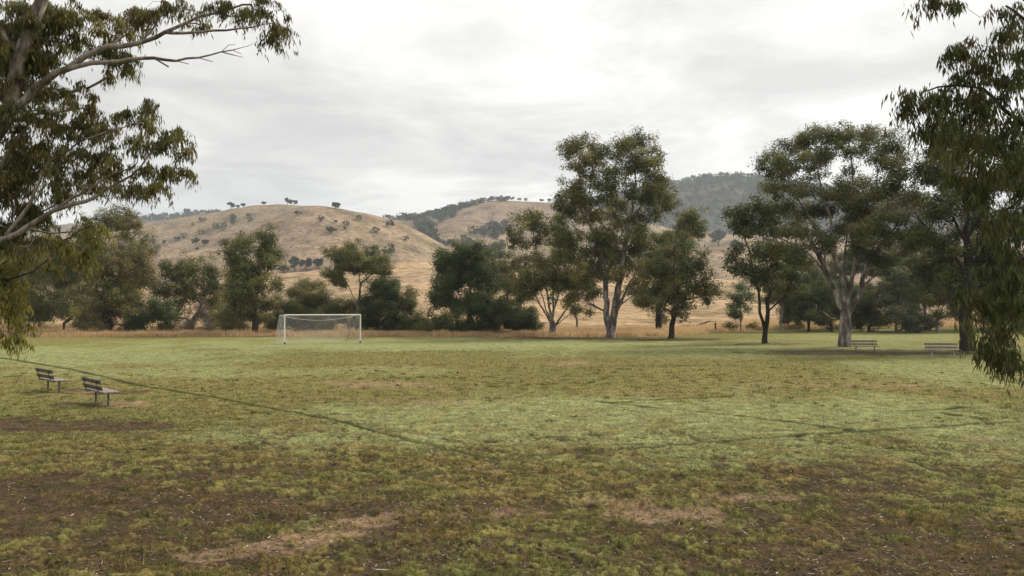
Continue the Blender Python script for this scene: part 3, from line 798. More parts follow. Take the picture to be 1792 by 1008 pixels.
T('gum_tree', 'rounded dark-trunked gum standing in front, right of the tallest gum', 'tree', (1174, 594, 77), [(1180, 440, 28, 18), (1210, 452, 28, 20), (1155, 460, 26, 20), (1185, 475, 34, 22), (1230, 480, 24, 22), (1150, 495, 26, 20), (1205, 505, 28, 18), (1240, 508, 16, 14), (1175, 515, 28, 20), (1165, 540, 22, 18), (1196, 548, 18, 22), (1256, 515, 10, 7), (1240, 525, 10, 5)],
  trunk=([(1176, 570), (1184, 545)], 7, 5), limbs=[([(1180, 560), (1198, 525), (1210, 490), (1215, 460)], 3.5, 1), ([(1184, 548), (1180, 500), (1180, 455)], 3, 1), ([(1204, 520), (1225, 520), (1240, 512), (1256, 508)], 1.6, .6), ([(1206, 512), (1222, 500), (1235, 490)], 1.4, .6)], r0=.38, bark=B_DARK, cols=(DEEP, OLIVE, BRN), cw=(.48, .34, .18), seed=30, dens=.95, fill=.9, bs=1.1)
T('sapling', 'slender bright green young gum alone on the dry grass', 'tree', (1296, 577, 97), [(1296, 498, 12, 9), (1290, 515, 14, 10), (1302, 518, 12, 10), (1294, 535, 18, 11), (1300, 550, 16, 10), (1284, 548, 10, 9)], trunk=[(1296, 550), (1296, 510)], r0=.09, bark=B_GREY, cols=(C(.12, .16, .08), BLUEG, OLIVE), cw=(.5, .3, .2), seed=34, dens=.95, clump=.5, leaf=(.2, .08))
T('bush', 'small scrubby bush at the foot of the slender young gum', 'bush', (1282, 577, 98), [(1280, 569, 10, 6), (1312, 570, 10, 5)], trunk=[(1282, 574)], r0=.05, bark=B_GREY, cols=(OLIVE, BRN), cw=(.5, .5), seed=35, dens=1, clump=.4, leaf=(.17, .06))
T('gum_tree', 'leaning dark-trunked gum forked low, left of the bench tree', 'tree', (1338, 602, 67), [(1318, 352, 22, 14), (1300, 372, 24, 18), (1280, 385, 14, 16), (1335, 372, 24, 16), (1325, 398, 28, 18), (1292, 405, 18, 12), (1355, 395, 26, 20), (1275, 450, 14, 12), (1292, 462, 20, 12), (1318, 440, 16, 14), (1345, 440, 28, 16), (1325, 470, 26, 16), (1360, 468, 30, 20), (1340, 495, 28, 16), (1385, 480, 20, 16), (1380, 430, 24, 20), (1372, 500, 20, 12)],
  trunk=([(1340, 578), (1344, 545), (1342, 520)], 6.5, 4), limbs=[([(1341, 574), (1330, 545), (1328, 510), (1318, 470), (1305, 420), (1300, 385)], 4, 1), ([(1343, 535), (1350, 500), (1360, 460), (1350, 400)], 2.6, 1), ([(1344, 545), (1362, 530), (1378, 510), (1382, 480)], 2, .8), ([(1328, 505), (1310, 485), (1290, 468)], 1.6, .7)], r0=.27, bark=B_DARK, cols=(DEEP, OLIVE, GRYG), cw=(.5, .35, .15), seed=36, dens=1.1, clump=.55)
T('gum_tree', 'huge spreading gum with many pale limbs beside the left of the two far benches', 'tree', (1477, 607, 61), [(1345, 290, 18, 14), (1362, 268, 24, 16), (1392, 252, 26, 16), (1425, 235, 28, 16), (1455, 238, 26, 16), (1490, 232, 26, 16), (1525, 235, 28, 16), (1552, 255, 26, 18), (1580, 270, 24, 20),
   (1375, 292, 24, 14), (1410, 275, 26, 14), (1450, 262, 28, 16), (1500, 262, 30, 18), (1540, 285, 28, 18), (1575, 305, 26, 18), (1430, 305, 20, 10), (1490, 300, 20, 12), (1350, 325, 20, 12), (1380, 330, 28, 14), (1420, 335, 32, 16), (1460, 332, 32, 16), (1505, 335, 32, 18), (1550, 335, 28, 18), (1590, 345, 26, 20),
   (1365, 358, 28, 16), (1400, 368, 30, 18), (1445, 368, 32, 18), (1490, 372, 32, 18), (1535, 372, 30, 20), (1575, 385, 26, 20), (1385, 400, 26, 18), (1425, 405, 26, 16), (1520, 405, 28, 18), (1560, 420, 26, 18), (1400, 430, 22, 14), (1605, 400, 22, 20), (1475, 400, 24, 14), (1590, 440, 20, 16), (1440, 435, 14, 10), (1530, 440, 16, 10), (1380, 450, 16, 10), (1625, 310, 20, 22), (1620, 360, 22, 20), (1410, 455, 20, 12), (1545, 455, 22, 14), (1505, 430, 20, 12), (1450, 420, 20, 12), (1355, 430, 18, 12), (1600, 425, 24, 18), (1575, 350, 24, 18)],
  trunk=([(1478, 585), (1479, 560), (1480, 545)], 14.5, 10.5), limbs=[([(1478, 552), (1462, 518), (1447, 480), (1428, 440), (1405, 400), (1380, 350)], 8, 1.5), ([(1478, 550), (1475, 500), (1462, 450), (1455, 400), (1440, 340), (1430, 270)], 6.5, 1.2), ([(1480, 548), (1490, 490), (1495, 450), (1490, 400), (1495, 340), (1490, 260)], 6, 1.2),
    ([(1481, 556), (1502, 515), (1518, 470), (1540, 430), (1570, 390), (1590, 350)], 7.5, 1.4), ([(1510, 500), (1545, 470), (1575, 440)], 2.8, 1), ([(1475, 530), (1450, 490), (1440, 470), (1400, 432), (1340, 410)], 3, 1), ([(1520, 475), (1530, 420), (1530, 360), (1535, 290)], 3.5, 1), ([(1445, 480), (1440, 430), (1420, 390), (1375, 300)], 3.5, 1), ([(1478, 572), (1455, 555), (1440, 545)], 1.8, .7), ([(1495, 450), (1515, 400), (1515, 340)], 3, 1), ([(1462, 520), (1440, 460), (1432, 400)], 3, 1.2), ([(1485, 520), (1478, 460), (1480, 400)], 3.2, 1.2)],
  r0=.62, rtip=.007, bark=B_PALE, cols=(OLIVE, DEEP, GRYG), cw=(.48, .3, .22), seed=37, dens=1.1, fill=1.1, bs=1.12, flare=1.05, clump=.48, depth=.5, leaf=(.2, .065))
T('gum_tree', 'massive near-black gum behind the right-hand far bench', 'tree', (1692, 614, 55), [(1640, 250, 30, 24), (1680, 230, 34, 26), (1730, 240, 36, 30), (1775, 260, 34, 30), (1620, 300, 28, 24), (1660, 310, 30, 24), (1710, 310, 30, 26), (1760, 325, 34, 28), (1800, 310, 34, 30), (1640, 360, 30, 24), (1610, 420, 28, 22), (1650, 420, 32, 24), (1720, 400, 34, 26), (1770, 400, 34, 28),
   (1625, 470, 26, 20), (1665, 480, 28, 22), (1720, 470, 30, 24), (1770, 470, 34, 28), (1640, 520, 18, 12), (1740, 530, 30, 22), (1790, 530, 30, 28), (1690, 360, 30, 26), (1820, 380, 40, 40), (1820, 460, 40, 40), (1700, 440, 26, 18), (1680, 512, 20, 12)],
  trunk=([(1690, 570), (1692, 520), (1694, 460), (1690, 400)], 16, 6), limbs=[([(1694, 480), (1660, 440), (1625, 400), (1600, 370)], 4.5, 1.2), ([(1692, 430), (1670, 380), (1655, 320)], 4, 1.2), ([(1692, 420), (1720, 370), (1740, 300)], 4, 1.2), ([(1692, 500), (1730, 450), (1770, 400)], 4.5, 1.2), ([(1692, 530), (1665, 505), (1640, 485)], 2.5, 1), ([(1692, 400), (1690, 340), (1685, 270)], 4, 1.2)],
  r0=.72, bark=B_DARK, cols=(DEEP, C(.04, .05, .026), OLIVE), cw=(.5, .32, .18), seed=38, dens=1.25, clump=.52, depth=.5, leaf=(.2, .07))
T('bush', 'tall rounded grey-green bush right of the huge spreading gum', 'tree', (1568, 580, 95), [(1562, 475, 22, 16), (1550, 498, 26, 20), (1580, 498, 22, 20), (1560, 525, 34, 22), (1588, 532, 22, 22), (1565, 555, 36, 20), (1595, 562, 16, 14)], trunk=[(1568, 560), (1566, 520)], r0=.2, bark=B_GREY, cols=(GRYG, BLUEG, OLIVE), cw=(.45, .3, .25), seed=39, dens=1.6, leaf=(.18, .07), clump=.55)
for nm, lab, cat, bx, dd_, sd_, bb, cols_, bk in [
    ('bush', 'dark bush left behind the huge spreading gum trunk', 'bush', 1455, 99, 41, [(1452, 552, 24, 18), (1440, 562, 20, 14), (1465, 535, 18, 18)], (DEEP, BLUEG, OLIVE), B_DARK),
    ('bush', 'dark bush right behind the huge spreading gum trunk', 'bush', 1520, 98, 42, [(1515, 545, 26, 24), (1535, 560, 20, 16), (1500, 562, 18, 14), (1515, 510, 22, 18)], (DEEP, OLIVE, C(.035, .05, .025)), B_DARK),
    ('gum_tree', 'small dark tree with short stems between the leaning gum and the huge gum', 'tree', 1415, 99, 43, [(1405, 520, 24, 16), (1430, 525, 24, 18), (1390, 540, 18, 14), (1415, 548, 26, 14), (1445, 505, 18, 18), (1400, 495, 20, 16)], (DEEP, BLUEG, OLIVE), B_DARK),
    ('gum_tree', 'slim crooked tree seen under the crown of the leaning dark-trunked gum', 'tree', 1366, 99, 44, [(1360, 505, 16, 12), (1378, 515, 16, 12), (1350, 520, 14, 12), (1385, 530, 12, 10)], (OLIVE, GRYG, BRN), B_GREY),
    ('gum_tree', 'dark thicket tree with leaning bare stems left of the near-black gum', 'tree', 1640, 96, 45, [(1625, 500, 24, 24), (1650, 520, 22, 20), (1665, 500, 22, 22), (1610, 470, 24, 24), (1645, 470, 26, 24), (1640, 545, 14, 10), (1672, 545, 18, 20)], (DEEP, OLIVE, BRN), B_GREY),
    ('gum_tree', 'olive tree far behind the crown of the huge spreading gum', 'tree', 1590, 112, 46, [(1600, 450, 26, 20), (1570, 455, 24, 20), (1545, 462, 22, 18), (1615, 480, 22, 20), (1530, 480, 20, 18)], (C(.11, .11, .05), OLIVE, GRYG), B_GREY),
    ('gum_tree', 'dark tree right of the near-black trunk at the belt edge', 'tree', 1745, 97, 47, [(1740, 500, 28, 24), (1725, 530, 24, 20), (1765, 520, 24, 24), (1790, 490, 30, 28), (1755, 548, 26, 16), (1800, 540, 26, 24), (1830, 510, 30, 30), (1700, 548, 14, 14)], (DEEP, OLIVE, GRYG), B_DARK),
    ('gum_tree', 'tall dark backdrop tree between the leaning gum and the small dark tree', 'tree', 1395, 108, 71, [(1385, 480, 24, 20), (1410, 465, 24, 20), (1400, 505, 28, 20), (1375, 515, 20, 18), (1425, 495, 22, 20), (1400, 540, 26, 20), (1380, 555, 16, 12)], (DEEP, BLUEG, OLIVE), B_DARK),
    ('gum_tree', 'dark backdrop tree directly behind the limbs of the huge spreading gum', 'tree', 1478, 106, 72, [(1470, 460, 26, 22), (1495, 475, 24, 22), (1450, 485, 24, 20), (1475, 505, 30, 22), (1500, 525, 24, 20), (1455, 525, 24, 20), (1478, 552, 28, 16), (1500, 440, 22, 16)], (DEEP, OLIVE, GRYG), B_DARK),
    ('gum_tree', 'bushy dark tree between the tall rounded bush and the dark thicket tree', 'tree', 1612, 101, 73, [(1605, 500, 22, 22), (1622, 530, 22, 22), (1605, 555, 20, 14), (1630, 560, 16, 12), (1590, 470, 20, 18), (1640, 440, 26, 22), (1670, 455, 24, 22)], (DEEP, BLUEG, BRN), B_GREY),
    ('gum_tree', 'dark backdrop tree right of the near-black trunk seen through the hanging leaves', 'tree', 1780, 104, 74, [(1775, 470, 28, 26), (1750, 450, 26, 22), (1800, 500, 26, 26), (1720, 470, 22, 22), (1770, 540, 28, 22), (1700, 490, 18, 18), (1735, 555, 22, 14), (1800, 555, 22, 16)], (DEEP, OLIVE, C(.035, .05, .025)), B_DARK),
    ('gum_tree', 'grey-brown backdrop tree at the far left between the thin gums and the large rounded gum', 'tree', 145, 103, 75, [(140, 500, 26, 22), (155, 530, 24, 20), (125, 470, 22, 20), (150, 560, 20, 12), (165, 480, 20, 20)], (BRN, OLIVE, GRYG), B_GREY),
    ('gum_tree', 'dark backdrop tree behind the drooping yellow-green branch', 'tree', 35, 104, 76, [(30, 520, 30, 24), (55, 500, 26, 22), (20, 480, 30, 24), (45, 550, 26, 14), (75, 550, 20, 12), (0, 450, 26, 26)], (OLIVE, DEEP, BRN), B_GREY),
    ('gum_tree', 'olive backdrop tree in the gap right of the grey bush', 'tree', 425, 101, 77, [(430, 545, 20, 16), (415, 555, 20, 14), (450, 555, 20, 14), (440, 520, 16, 14)], (OLIVE, BRN, GRYG), B_GREY),
    ('bush', 'low olive bush left of the domed evergreen', 'bush', 748, 92, 78, [(748, 570, 14, 8), (738, 562, 12, 10), (757, 573, 10, 6)], (OLIVE, DEEP, GRYG), B_GREY),
    ('bush', 'dark green bush filling the gap behind the evergreen and the goalpost', 'bush', 640, 94, 79, [(635, 555, 20, 18), (620, 565, 18, 12), (645, 540, 18, 16), (615, 545, 12, 14)], (DEEP, OLIVE, BLUEG), B_DARK),
    ('gum_tree', 'hazy olive tree behind the many-stemmed gum', 'tree', 1010, 104, 48, [(1000, 540, 14, 8), (1015, 500, 20, 14), (985, 495, 20, 16)], (OLIVE, GRYG, BRN), B_GREY)]:
    T(nm, lab, cat, (bx, 580, dd_), bb, trunk=[(bx, 562)], r0=.16, bark=bk, cols=cols_, cw=(.5, .3, .2), seed=sd_, dens=1.35, clump=.55, leaf=(.19, .07))

# ------------------------------------------------------------------ near overhanging trees
NL = (C(.125, .13, .045), C(.08, .09, .035), C(.20, .18, .05), C(.135, .11, .05))
T('overhanging_gum', 'near gum with smooth pale limbs reaching in from the left edge', 'tree', (-330, 700, 14.5),
  [(20, 30, 45, 40), (60, 40, 40, 40), (15, 80, 40, 40), (75, 90, 36, 24), (120, 60, 32, 26), (130, 20, 34, 22), (20, 110, 40, 34), (55, 130, 36, 24), (15, 300, 40, 34), (60, 285, 36, 26), (100, 25, 40, 26), (40, 90, 50, 40), (150, 20, 32, 22), (190, 48, 34, 22), (235, 30, 34, 22), (180, 85, 24, 12), (280, 15, 36, 18), (335, 12, 32, 14), (385, 12, 34, 14), (425, 18, 26, 14), (350, 40, 18, 8), (465, 12, 26, 16), (490, 35, 24, 18), (475, 65, 14, 16), (190, 130, 9, 10), (228, 120, 9, 6), (215, 95, 16, 8),
   (20, 150, 36, 30), (75, 160, 34, 24), (120, 155, 28, 22), (150, 180, 26, 22), (40, 200, 44, 26), (100, 205, 40, 26), (160, 220, 32, 26), (195, 225, 20, 22), (60, 250, 44, 26), (120, 258, 36, 26), (175, 262, 32, 22), (262, 185, 20, 16), (245, 205, 16, 18), (268, 215, 20, 18), (310, 235, 20, 16), (290, 255, 22, 20), (325, 262, 14, 20), (240, 250, 24, 20), (325, 295, 14, 22), (300, 290, 18, 16), (250, 290, 28, 14), (205, 295, 28, 16),
   (150, 300, 30, 20), (95, 305, 32, 20), (35, 300, 36, 24), (30, 350, 34, 22), (90, 345, 24, 14), (5, 340, 20, 30), (60, 372, 30, 16), (20, 390, 34, 20), (110, 325, 28, 16), (5, 420, 26, 24), (45, 430, 24, 16), (150, 325, 22, 12), (272, 320, 10, 7), (240, 330, 9, 8), (205, 325, 12, 8)],
  trunk=[(-260, 600), (-160, 440), (-60, 300)], limbs=[([(-60, 300), (0, 222), (18, 170), (32, 110), (50, 60), (78, -10), (110, -90)], 17, 11), ([(-52, 300), (5, 213), (45, 172), (100, 128), (150, 100), (190, 82), (240, 76), (290, 58), (350, 30), (440, 8)], 11, 2), ([(112, 122), (160, 112), (210, 106), (270, 103), (305, 106), (345, 97), (385, 90), (420, 84)], 5.5, .8), ([(290, 60), (350, 56), (440, 46), (480, 40)], 3.5, 1),
    ([(380, 90), (405, 98), (425, 100)], 1, .5), ([(270, 103), (295, 117)], 1.6, .6), ([(405, 87), (422, 94)], .7, .4), ([(350, 96), (372, 108)], .8, .4), ([(385, 90), (400, 80), (412, 78)], .7, .4), ([(240, 104), (255, 95)], .8, .4), ([(310, 105), (330, 112)], .8, .4), ([(420, 84), (436, 80)], .6, .3), ([(150, 352), (200, 356), (235, 372)], 1, .4), ([(190, 330), (225, 345)], .8, .4), ([(235, 76), (270, 50), (290, 20)], 3, 1.5),
    ([(-160, 440), (-60, 430), (10, 418), (50, 398), (95, 368), (150, 352), (180, 335), (230, 305), (270, 265)], 9, 1.4), ([(100, 366), (145, 335), (190, 310), (240, 285)], 3.5, 1.2), ([(10, 415), (50, 360), (65, 320), (90, 280)], 4, 2), ([(170, 92), (215, 60), (230, 20)], 3, 1.2), ([(-60, 430), (-20, 330), (20, 260), (60, 200)], 6, 3), ([(5, 215), (70, 200), (140, 190)], 4, 2), ([(90, 280), (160, 240), (250, 215)], 2.2, 1), ([(45, 400), (90, 412), (130, 405)], 2.5, 1)],
  r0=.30, rtip=.0035, bark=B_NEAR, cols=NL, cw=(.42, .28, .16, .14), leaf=(.12, .023), dens=1.7, clump=.2, bs=1.25, lr=.85,
  extra=[(x_, y_, z_, 1.5, .8) for x_, y_, z_ in [(-12, 6, 9), (-9, 5, 9.5), (-6, 6, 10), (-10, 9, 10.5), (-7, 10, 11.5), (-4, 8, 11), (-13, 10, 10.5), (-5, 3, 9.5), (-9, 12, 12.5), (-2, 5, 10.5), (-14, 4, 9), (-7, 1, 10)]], seed=51, depth=.22, back=True, wig=.015, step=.22, spray=True, hang=.3, droop=.72)  # unseen crown clumps overhead, added to shade the left foreground
T('overhanging_gum', 'near yellow-green drooping branch tree at the lower left edge', 'tree', (-240, 690, 19),
  [(15, 470, 32, 30), (10, 520, 34, 34), (28, 560, 18, 24), (10, 590, 22, 16), (40, 455, 16, 14), (150, 392, 30, 16), (120, 410, 30, 20), (165, 415, 22, 20), (110, 440, 26, 18), (145, 450, 20, 16), (90, 420, 24, 18), (60, 450, 26, 18), (95, 470, 20, 14), (-20, 440, 30, 30)],
  trunk=([(-232, 600), (-205, 500), (-150, 450), (-100, 465)], 18, 8), limbs=[([(-100, 465), (-40, 430), (40, 425), (100, 425), (160, 395)], 7, 1.5), ([(-100, 475), (-30, 480), (10, 490), (15, 560)], 5, 1.5), ([(20, 470), (60, 475), (95, 445), (120, 430)], 2.5, 1)],
  r0=.22, rtip=.005, bark=B_DARK, cols=(C(.16, .165, .04), C(.09, .105, .032), C(.24, .21, .05), C(.16, .13, .05)), cw=(.42, .24, .22, .12), leaf=(.12, .026), dens=1.3, bs=1.1, clump=.26, seed=52, depth=.3, wig=.02, step=.3, spray=True, hang=.4, droop=.72)
T('overhanging_gum', 'near gum with long dark drooping leaves hanging in from the right edge', 'tree', (2080, 760, 9.6),
  [(1775, 410, 24, 24), (1755, 440, 24, 20), (1780, 455, 22, 20), (1735, 390, 16, 16), (1725, 470, 18, 14), (1780, 110, 24, 30), (1740, 90, 22, 20), (1660, 165, 20, 16), (1700, 180, 24, 20), (1750, 185, 24, 24), (1760, 240, 26, 26), (1660, 265, 18, 20), (1710, 325, 18, 18), (1765, 360, 20, 24), (1640, -6, 22, 8), (1675, 2, 14, 8), (1765, 15, 24, 20), (1755, 55, 18, 18), (1790, 70, 26, 30), (1690, 75, 18, 14), (1670, 95, 14, 14), (1705, 105, 20, 16), (1745, 120, 22, 18), (1680, 140, 22, 20), (1720, 155, 22, 20), (1770, 150, 30, 24), (1588, 165, 14, 10), (1615, 160, 18, 12), (1645, 165, 20, 14), (1600, 188, 18, 16), (1640, 195, 22, 18),
   (1680, 190, 22, 20), (1725, 205, 24, 22), (1775, 210, 28, 28), (1650, 230, 22, 18), (1690, 245, 22, 22), (1620, 222, 14, 12), (1735, 255, 22, 22), (1780, 270, 24, 26), (1700, 290, 20, 22), (1745, 310, 18, 22), (1785, 330, 18, 26), (1680, 320, 12, 16), (1720, 350, 12, 16),
   (1770, 480, 24, 14), (1735, 500, 24, 14), (1700, 515, 20, 12), (1775, 520, 24, 18), (1740, 535, 26, 18), (1705, 545, 18, 14), (1780, 565, 22, 20), (1745, 575, 22, 18), (1715, 590, 16, 18), (1760, 610, 18, 16), (1730, 615, 12, 14), (1775, 632, 12, 10), (1755, 625, 10, 10)],
  trunk=[(2040, 600), (2000, 400), (1960, 200)], limbs=[([(2000, 400), (1900, 300), (1820, 240), (1760, 190), (1700, 150), (1620, 160)], 9, 1.2), ([(1960, 200), (1880, 100), (1800, 40), (1760, 10)], 8, 2), ([(1980, 420), (1880, 420), (1800, 450), (1740, 490), (1700, 510)], 6, 1.2), ([(1880, 420), (1820, 500), (1770, 560), (1740, 600)], 4, 1), ([(1900, 300), (1840, 300), (1792, 345), (1740, 372), (1690, 382)], 3.5, .8), ([(1700, 155), (1690, 180), (1680, 260)], 2, 1), ([(1880, 100), (1780, -10), (1660, -20)], 4, 1), ([(1820, 240), (1780, 300), (1730, 330)], 2.5, 1), ([(1880, 100), (1820, 120), (1770, 160)], 3, 1.2)],
  r0=.2, rtip=.0032, bark=B_DARK, cols=(C(.09, .105, .04), C(.065, .078, .032), C(.13, .125, .045), C(.11, .085, .04)), cw=(.48, .34, .13, .05), leaf=(.12, .019), fill=.95, dens=1.3, clump=.16, bs=1.2, lr=.9, extra=[(x_, y_, z_, 1.3, .7) for x_, y_, z_ in [(9, 5, 8.5), (7, 3, 8.5), (5, 5, 9), (11, 7, 9.5), (8, 8, 10), (12, 4, 9), (4, 2, 9), (6, 7, 9.5)]], seed=53, depth=.22, wig=.012, step=.18, spray=True, hang=.4, droop=.7)  # includes off-frame crown clumps added to shade the right foreground
sc['leaves'] = cnt


# ------------------------------------------------------------------ trees on the hills
def far_crowns(P, S, col, nf=70, rg=rng, leaf=.17, zs=.75):
    """P (n,3) base points, S (n,) crown radius"""
    n = len(P)
    u = rg.normal(0, 1, (n, nf, 3)); u /= np.linalg.norm(u, axis=2)[..., None]
    u *= rg.uniform(.55, 1, (n, nf, 1))
    lob = 1 + .3 * np.sin(u[..., :1] * 5 + rg.uniform(0, 6, (n, 1, 1))) * np.cos(u[..., 1:2] * 5 + rg.uniform(0, 6, (n, 1, 1)))
    pts = P[:, None] + u * lob * S[:, None, None] * np.array([1, 1, zs]) + np.array([0, 0, 1]) * S[:, None, None] * .85
    cc = np.repeat(col[:, None], nf, 1) * rg.uniform(.7, 1.3, (n, nf, 1))
    pts = pts.reshape(-1, 3); cc = cc.reshape(-1, 3); ss = np.repeat(S, nf)
    a = rg.normal(0, 1, (len(pts), 3)); a /= np.linalg.norm(a, axis=1)[:, None]
    b = rg.normal(0, 1, (len(pts), 3)); b -= (b * a).sum(1)[:, None] * a; b /= np.linalg.norm(b, axis=1)[:, None]
    k = (ss * leaf * rg.uniform(.7, 1.3, len(pts)))[:, None]
    v = np.stack([pts - a * k, pts + b * k * .8, pts + a * k, pts - b * k * .8], 1).reshape(-1, 3)
    return v, np.arange(len(v)).reshape(-1, 4), np.repeat(cc, 4, axis=0)


FC = (C(.060, .070, .040), C(.075, .085, .045), C(.05, .062, .04))
protos = []
for v_ in range(4):
    rg = np.random.default_rng(200 + v_)
    nb = 9
    pp = np.stack([rg.uniform(-.75, .75, nb), rg.uniform(-.6, .6, nb), rg.uniform(.3, 1.0, nb)], 1); pp[:, 2] *= 1 - .35 * np.abs(pp[:, 0])
    v, f_, c_ = far_crowns(pp, rg.uniform(.2, .38, nb), np.repeat(FC[v_ % 3][None], nb, 0), 80, rg, .3)
    s = Skel((0, 0, -.1)); s.path([(0, 0, .25), (rg.uniform(-.1, .1), 0, .6)], 0, .2, .01, rg)
    for q in pp: s.path([q + np.array([0, 0, .25])], 2, .3, .01, rg)
    tm = s.mesh('t', .06, .012)
    tv = np.array([q.co[:] for q in tm.vertices]); tf = np.array([list(q.vertices) for q in tm.polygons])
    allv = np.concatenate([v, tv]); allf = np.concatenate([f_, tf + len(v)]); allc = np.concatenate([c_, np.tile(C(.10, .085, .07), (len(tv), 1))])
    protos.append(np_mesh('hillside_tree', allv, allf, 4, allc))
    protos[-1].materials.append(M_FAR)
SKY_T = [  # px, py(base), crown width px, variant, label
    (404, 366, 13, 0, 'tree on the left shoulder of the bald hill, leftmost of its pair'), (415, 365, 8, 1, 'tree on the left shoulder of the bald hill, smaller right one of its pair'), (426, 361, 8, 2, 'small tree right of the pair on the shoulder of the bald hill'),
    (462, 359, 8, 3, 'single small shrub-like tree on the bald crest, left of the summit pair'), (503, 356, 13, 0, 'larger left tree of the pair on top of the bald hill'), (515, 357, 12, 1, 'right tree of the pair on top of the bald hill'),
    (587, 366, 14, 2, 'lone round tree on the crest right of the summit of the bald hill'), (579, 410, 15, 3, 'isolated round tree in the middle of the bald hillside face'), (327, 374, 12, 2, 'tall tree standing above the dark ridge wood at the far left'),
    (365, 372, 5, 1, 'tiny tree on the crest between the ridge wood and the shoulder pair'), (268, 428, 10, 0, 'upper tree of the leftmost two on the lower bald slope'), (274, 437, 10, 1, 'lower tree of the leftmost two on the lower bald slope'),
    (287, 429, 7, 2, 'small pointed tree on the lower left bald slope'), (310, 423, 10, 3, 'round tree alone on the lower left bald slope'), (343, 429, 14, 0, 'left tree of the two wide ones on the lower left slope'), (357, 430, 15, 1, 'right tree of the two wide ones on the lower left slope'),
    (345, 438, 6, 2, 'tiny bush beneath the two wide trees of the lower left slope'), (520, 377, 10, 1, 'low scrub tree just below the bald summit'), (588, 391, 6, 2, 'tiny tree above the isolated round tree on the bald face'), (604, 402, 6, 3, 'tiny tree right of the isolated round tree on the bald face'),
    (898, 351, 7, 0, 'first of the small trees on the right crest, beside the ridge wood'), (908, 352, 7, 1, 'second of the small trees on the right crest'), (920, 353, 7, 2, 'third small tree on the right crest, standing apart'), (948, 354, 7, 3, 'fourth small tree on the right crest, near the tall gum'), (961, 355, 8, 0, 'last low tree on the right crest, touching the tall gum crown'),
    (764, 372, 7, 1, 'tree rising at the left end of the wooded right ridge'), (775, 370, 8, 2, 'second tree rising at the left end of the wooded right ridge'), (535, 474, 20, 3, 'pointed dark tree at the back edge of the golden paddock'), (515, 476, 20, 0, 'round dark tree left of the pointed one behind the golden paddock'),
    (498, 478, 18, 1, 'hazy round tree at the left end of the row behind the golden paddock'), (558, 471, 16, 2, 'round dark tree right of the pointed one behind the golden paddock'), (408, 490, 20, 1, 'dark tree peeping out left of the tall two-lobed gum'),
    (262, 497, 16, 2, 'blue-grey tree seen right of the large rounded gum'), (1257, 431, 30, 0, 'broad hazy tree alone on the right-hand pale slope'), (1286, 428, 10, 1, 'small hazy tree right of the broad one on the pale slope'), (1290, 440, 22, 3, 'hazy tree low on the pale slope left of the leaning gum'),
    (655, 445, 16, 0, 'tree at the left end of the gully thicket'), (672, 447, 14, 1, 'small tree in the left part of the gully thicket'), (868, 408, 14, 2, 'dark tree on the right slope above the domed evergreen'), (885, 398, 10, 1, 'small dark tree right of the one above the domed evergreen'), (772, 385, 10, 3, 'tree on the spur under the wooded right ridge'), (1015, 356, 7, 2, 'small tree on the crest seen through the tall gum crown')]
for i, (px, py, wpx, vv, lab) in enumerate(SKY_T):
    p = hit(px, py, 285 if py > 460 else 330)
    o = bpy.data.objects.new('hillside_tree', protos[vv]); COL.objects.link(o)
    sz = wpx * p[1] / F / 1.5
    o.location = (p[0], p[1], p[2] - .05 * sz); o.scale = (sz, sz, sz * (1.35 if 'pointed' in lab else 1.0)); o.rotation_euler = (0, 0, random.uniform(0, 6))
    o['label'] = lab; o['category'] = 'tree'; o['group'] = 'small trees scattered over the hills'


def inside(px, py, poly):
    c_ = np.zeros(len(px), bool); n = len(poly); j = n - 1
    for i in range(n):
        xi, yi = poly[i]; xj, yj = poly[j]
        if yi != yj:
            c_ ^= ((yi > py) != (yj > py)) & (px < (xj - xi) * (py - yi) / (yj - yi) + xi)
        j = i
    return c_


def wood(name, d0, d1, polys, spacing, size, cols, seed, dens_noise=0.0, nf=60, pxr=(-200, 1900)):
    rg = np.random.default_rng(seed)
    area_n = int((d1 - d0) * (pxr[1] - pxr[0]) / F * (d0 + d1) / 2 / spacing ** 2)
    d = rg.uniform(d0 ** 2, d1 ** 2, area_n) ** .5; t = rg.uniform((pxr[0] - 896) / F, (pxr[1] - 896) / F, area_n)
    x = t * d; y = d; z = H(x, y); px, py = proj(x, y, z)
    k = np.zeros(area_n, bool)
    for pl in polys: k |= inside(px, py, pl)
    if dens_noise: k &= (fbm(x / 50, y / 50, 3) + rg.uniform(-.25, .25, area_n)) > -dens_noise
    x, y, z = x[k], y[k], z[k]; n = len(x)
    S = size * rg.uniform(.6, 1.3, n)
    cl = np.array(cols)[rg.integers(0, len(cols), n)] * rg.uniform(.8, 1.2, (n, 1))
    v, f_, c_ = far_crowns(np.stack([x, y, z], 1), S, cl, nf, rg, .26)
    me = np_mesh(name, v, f_, 4, c_)
    print(name, n)
    link(name, me, M_FAR, kind='stuff')


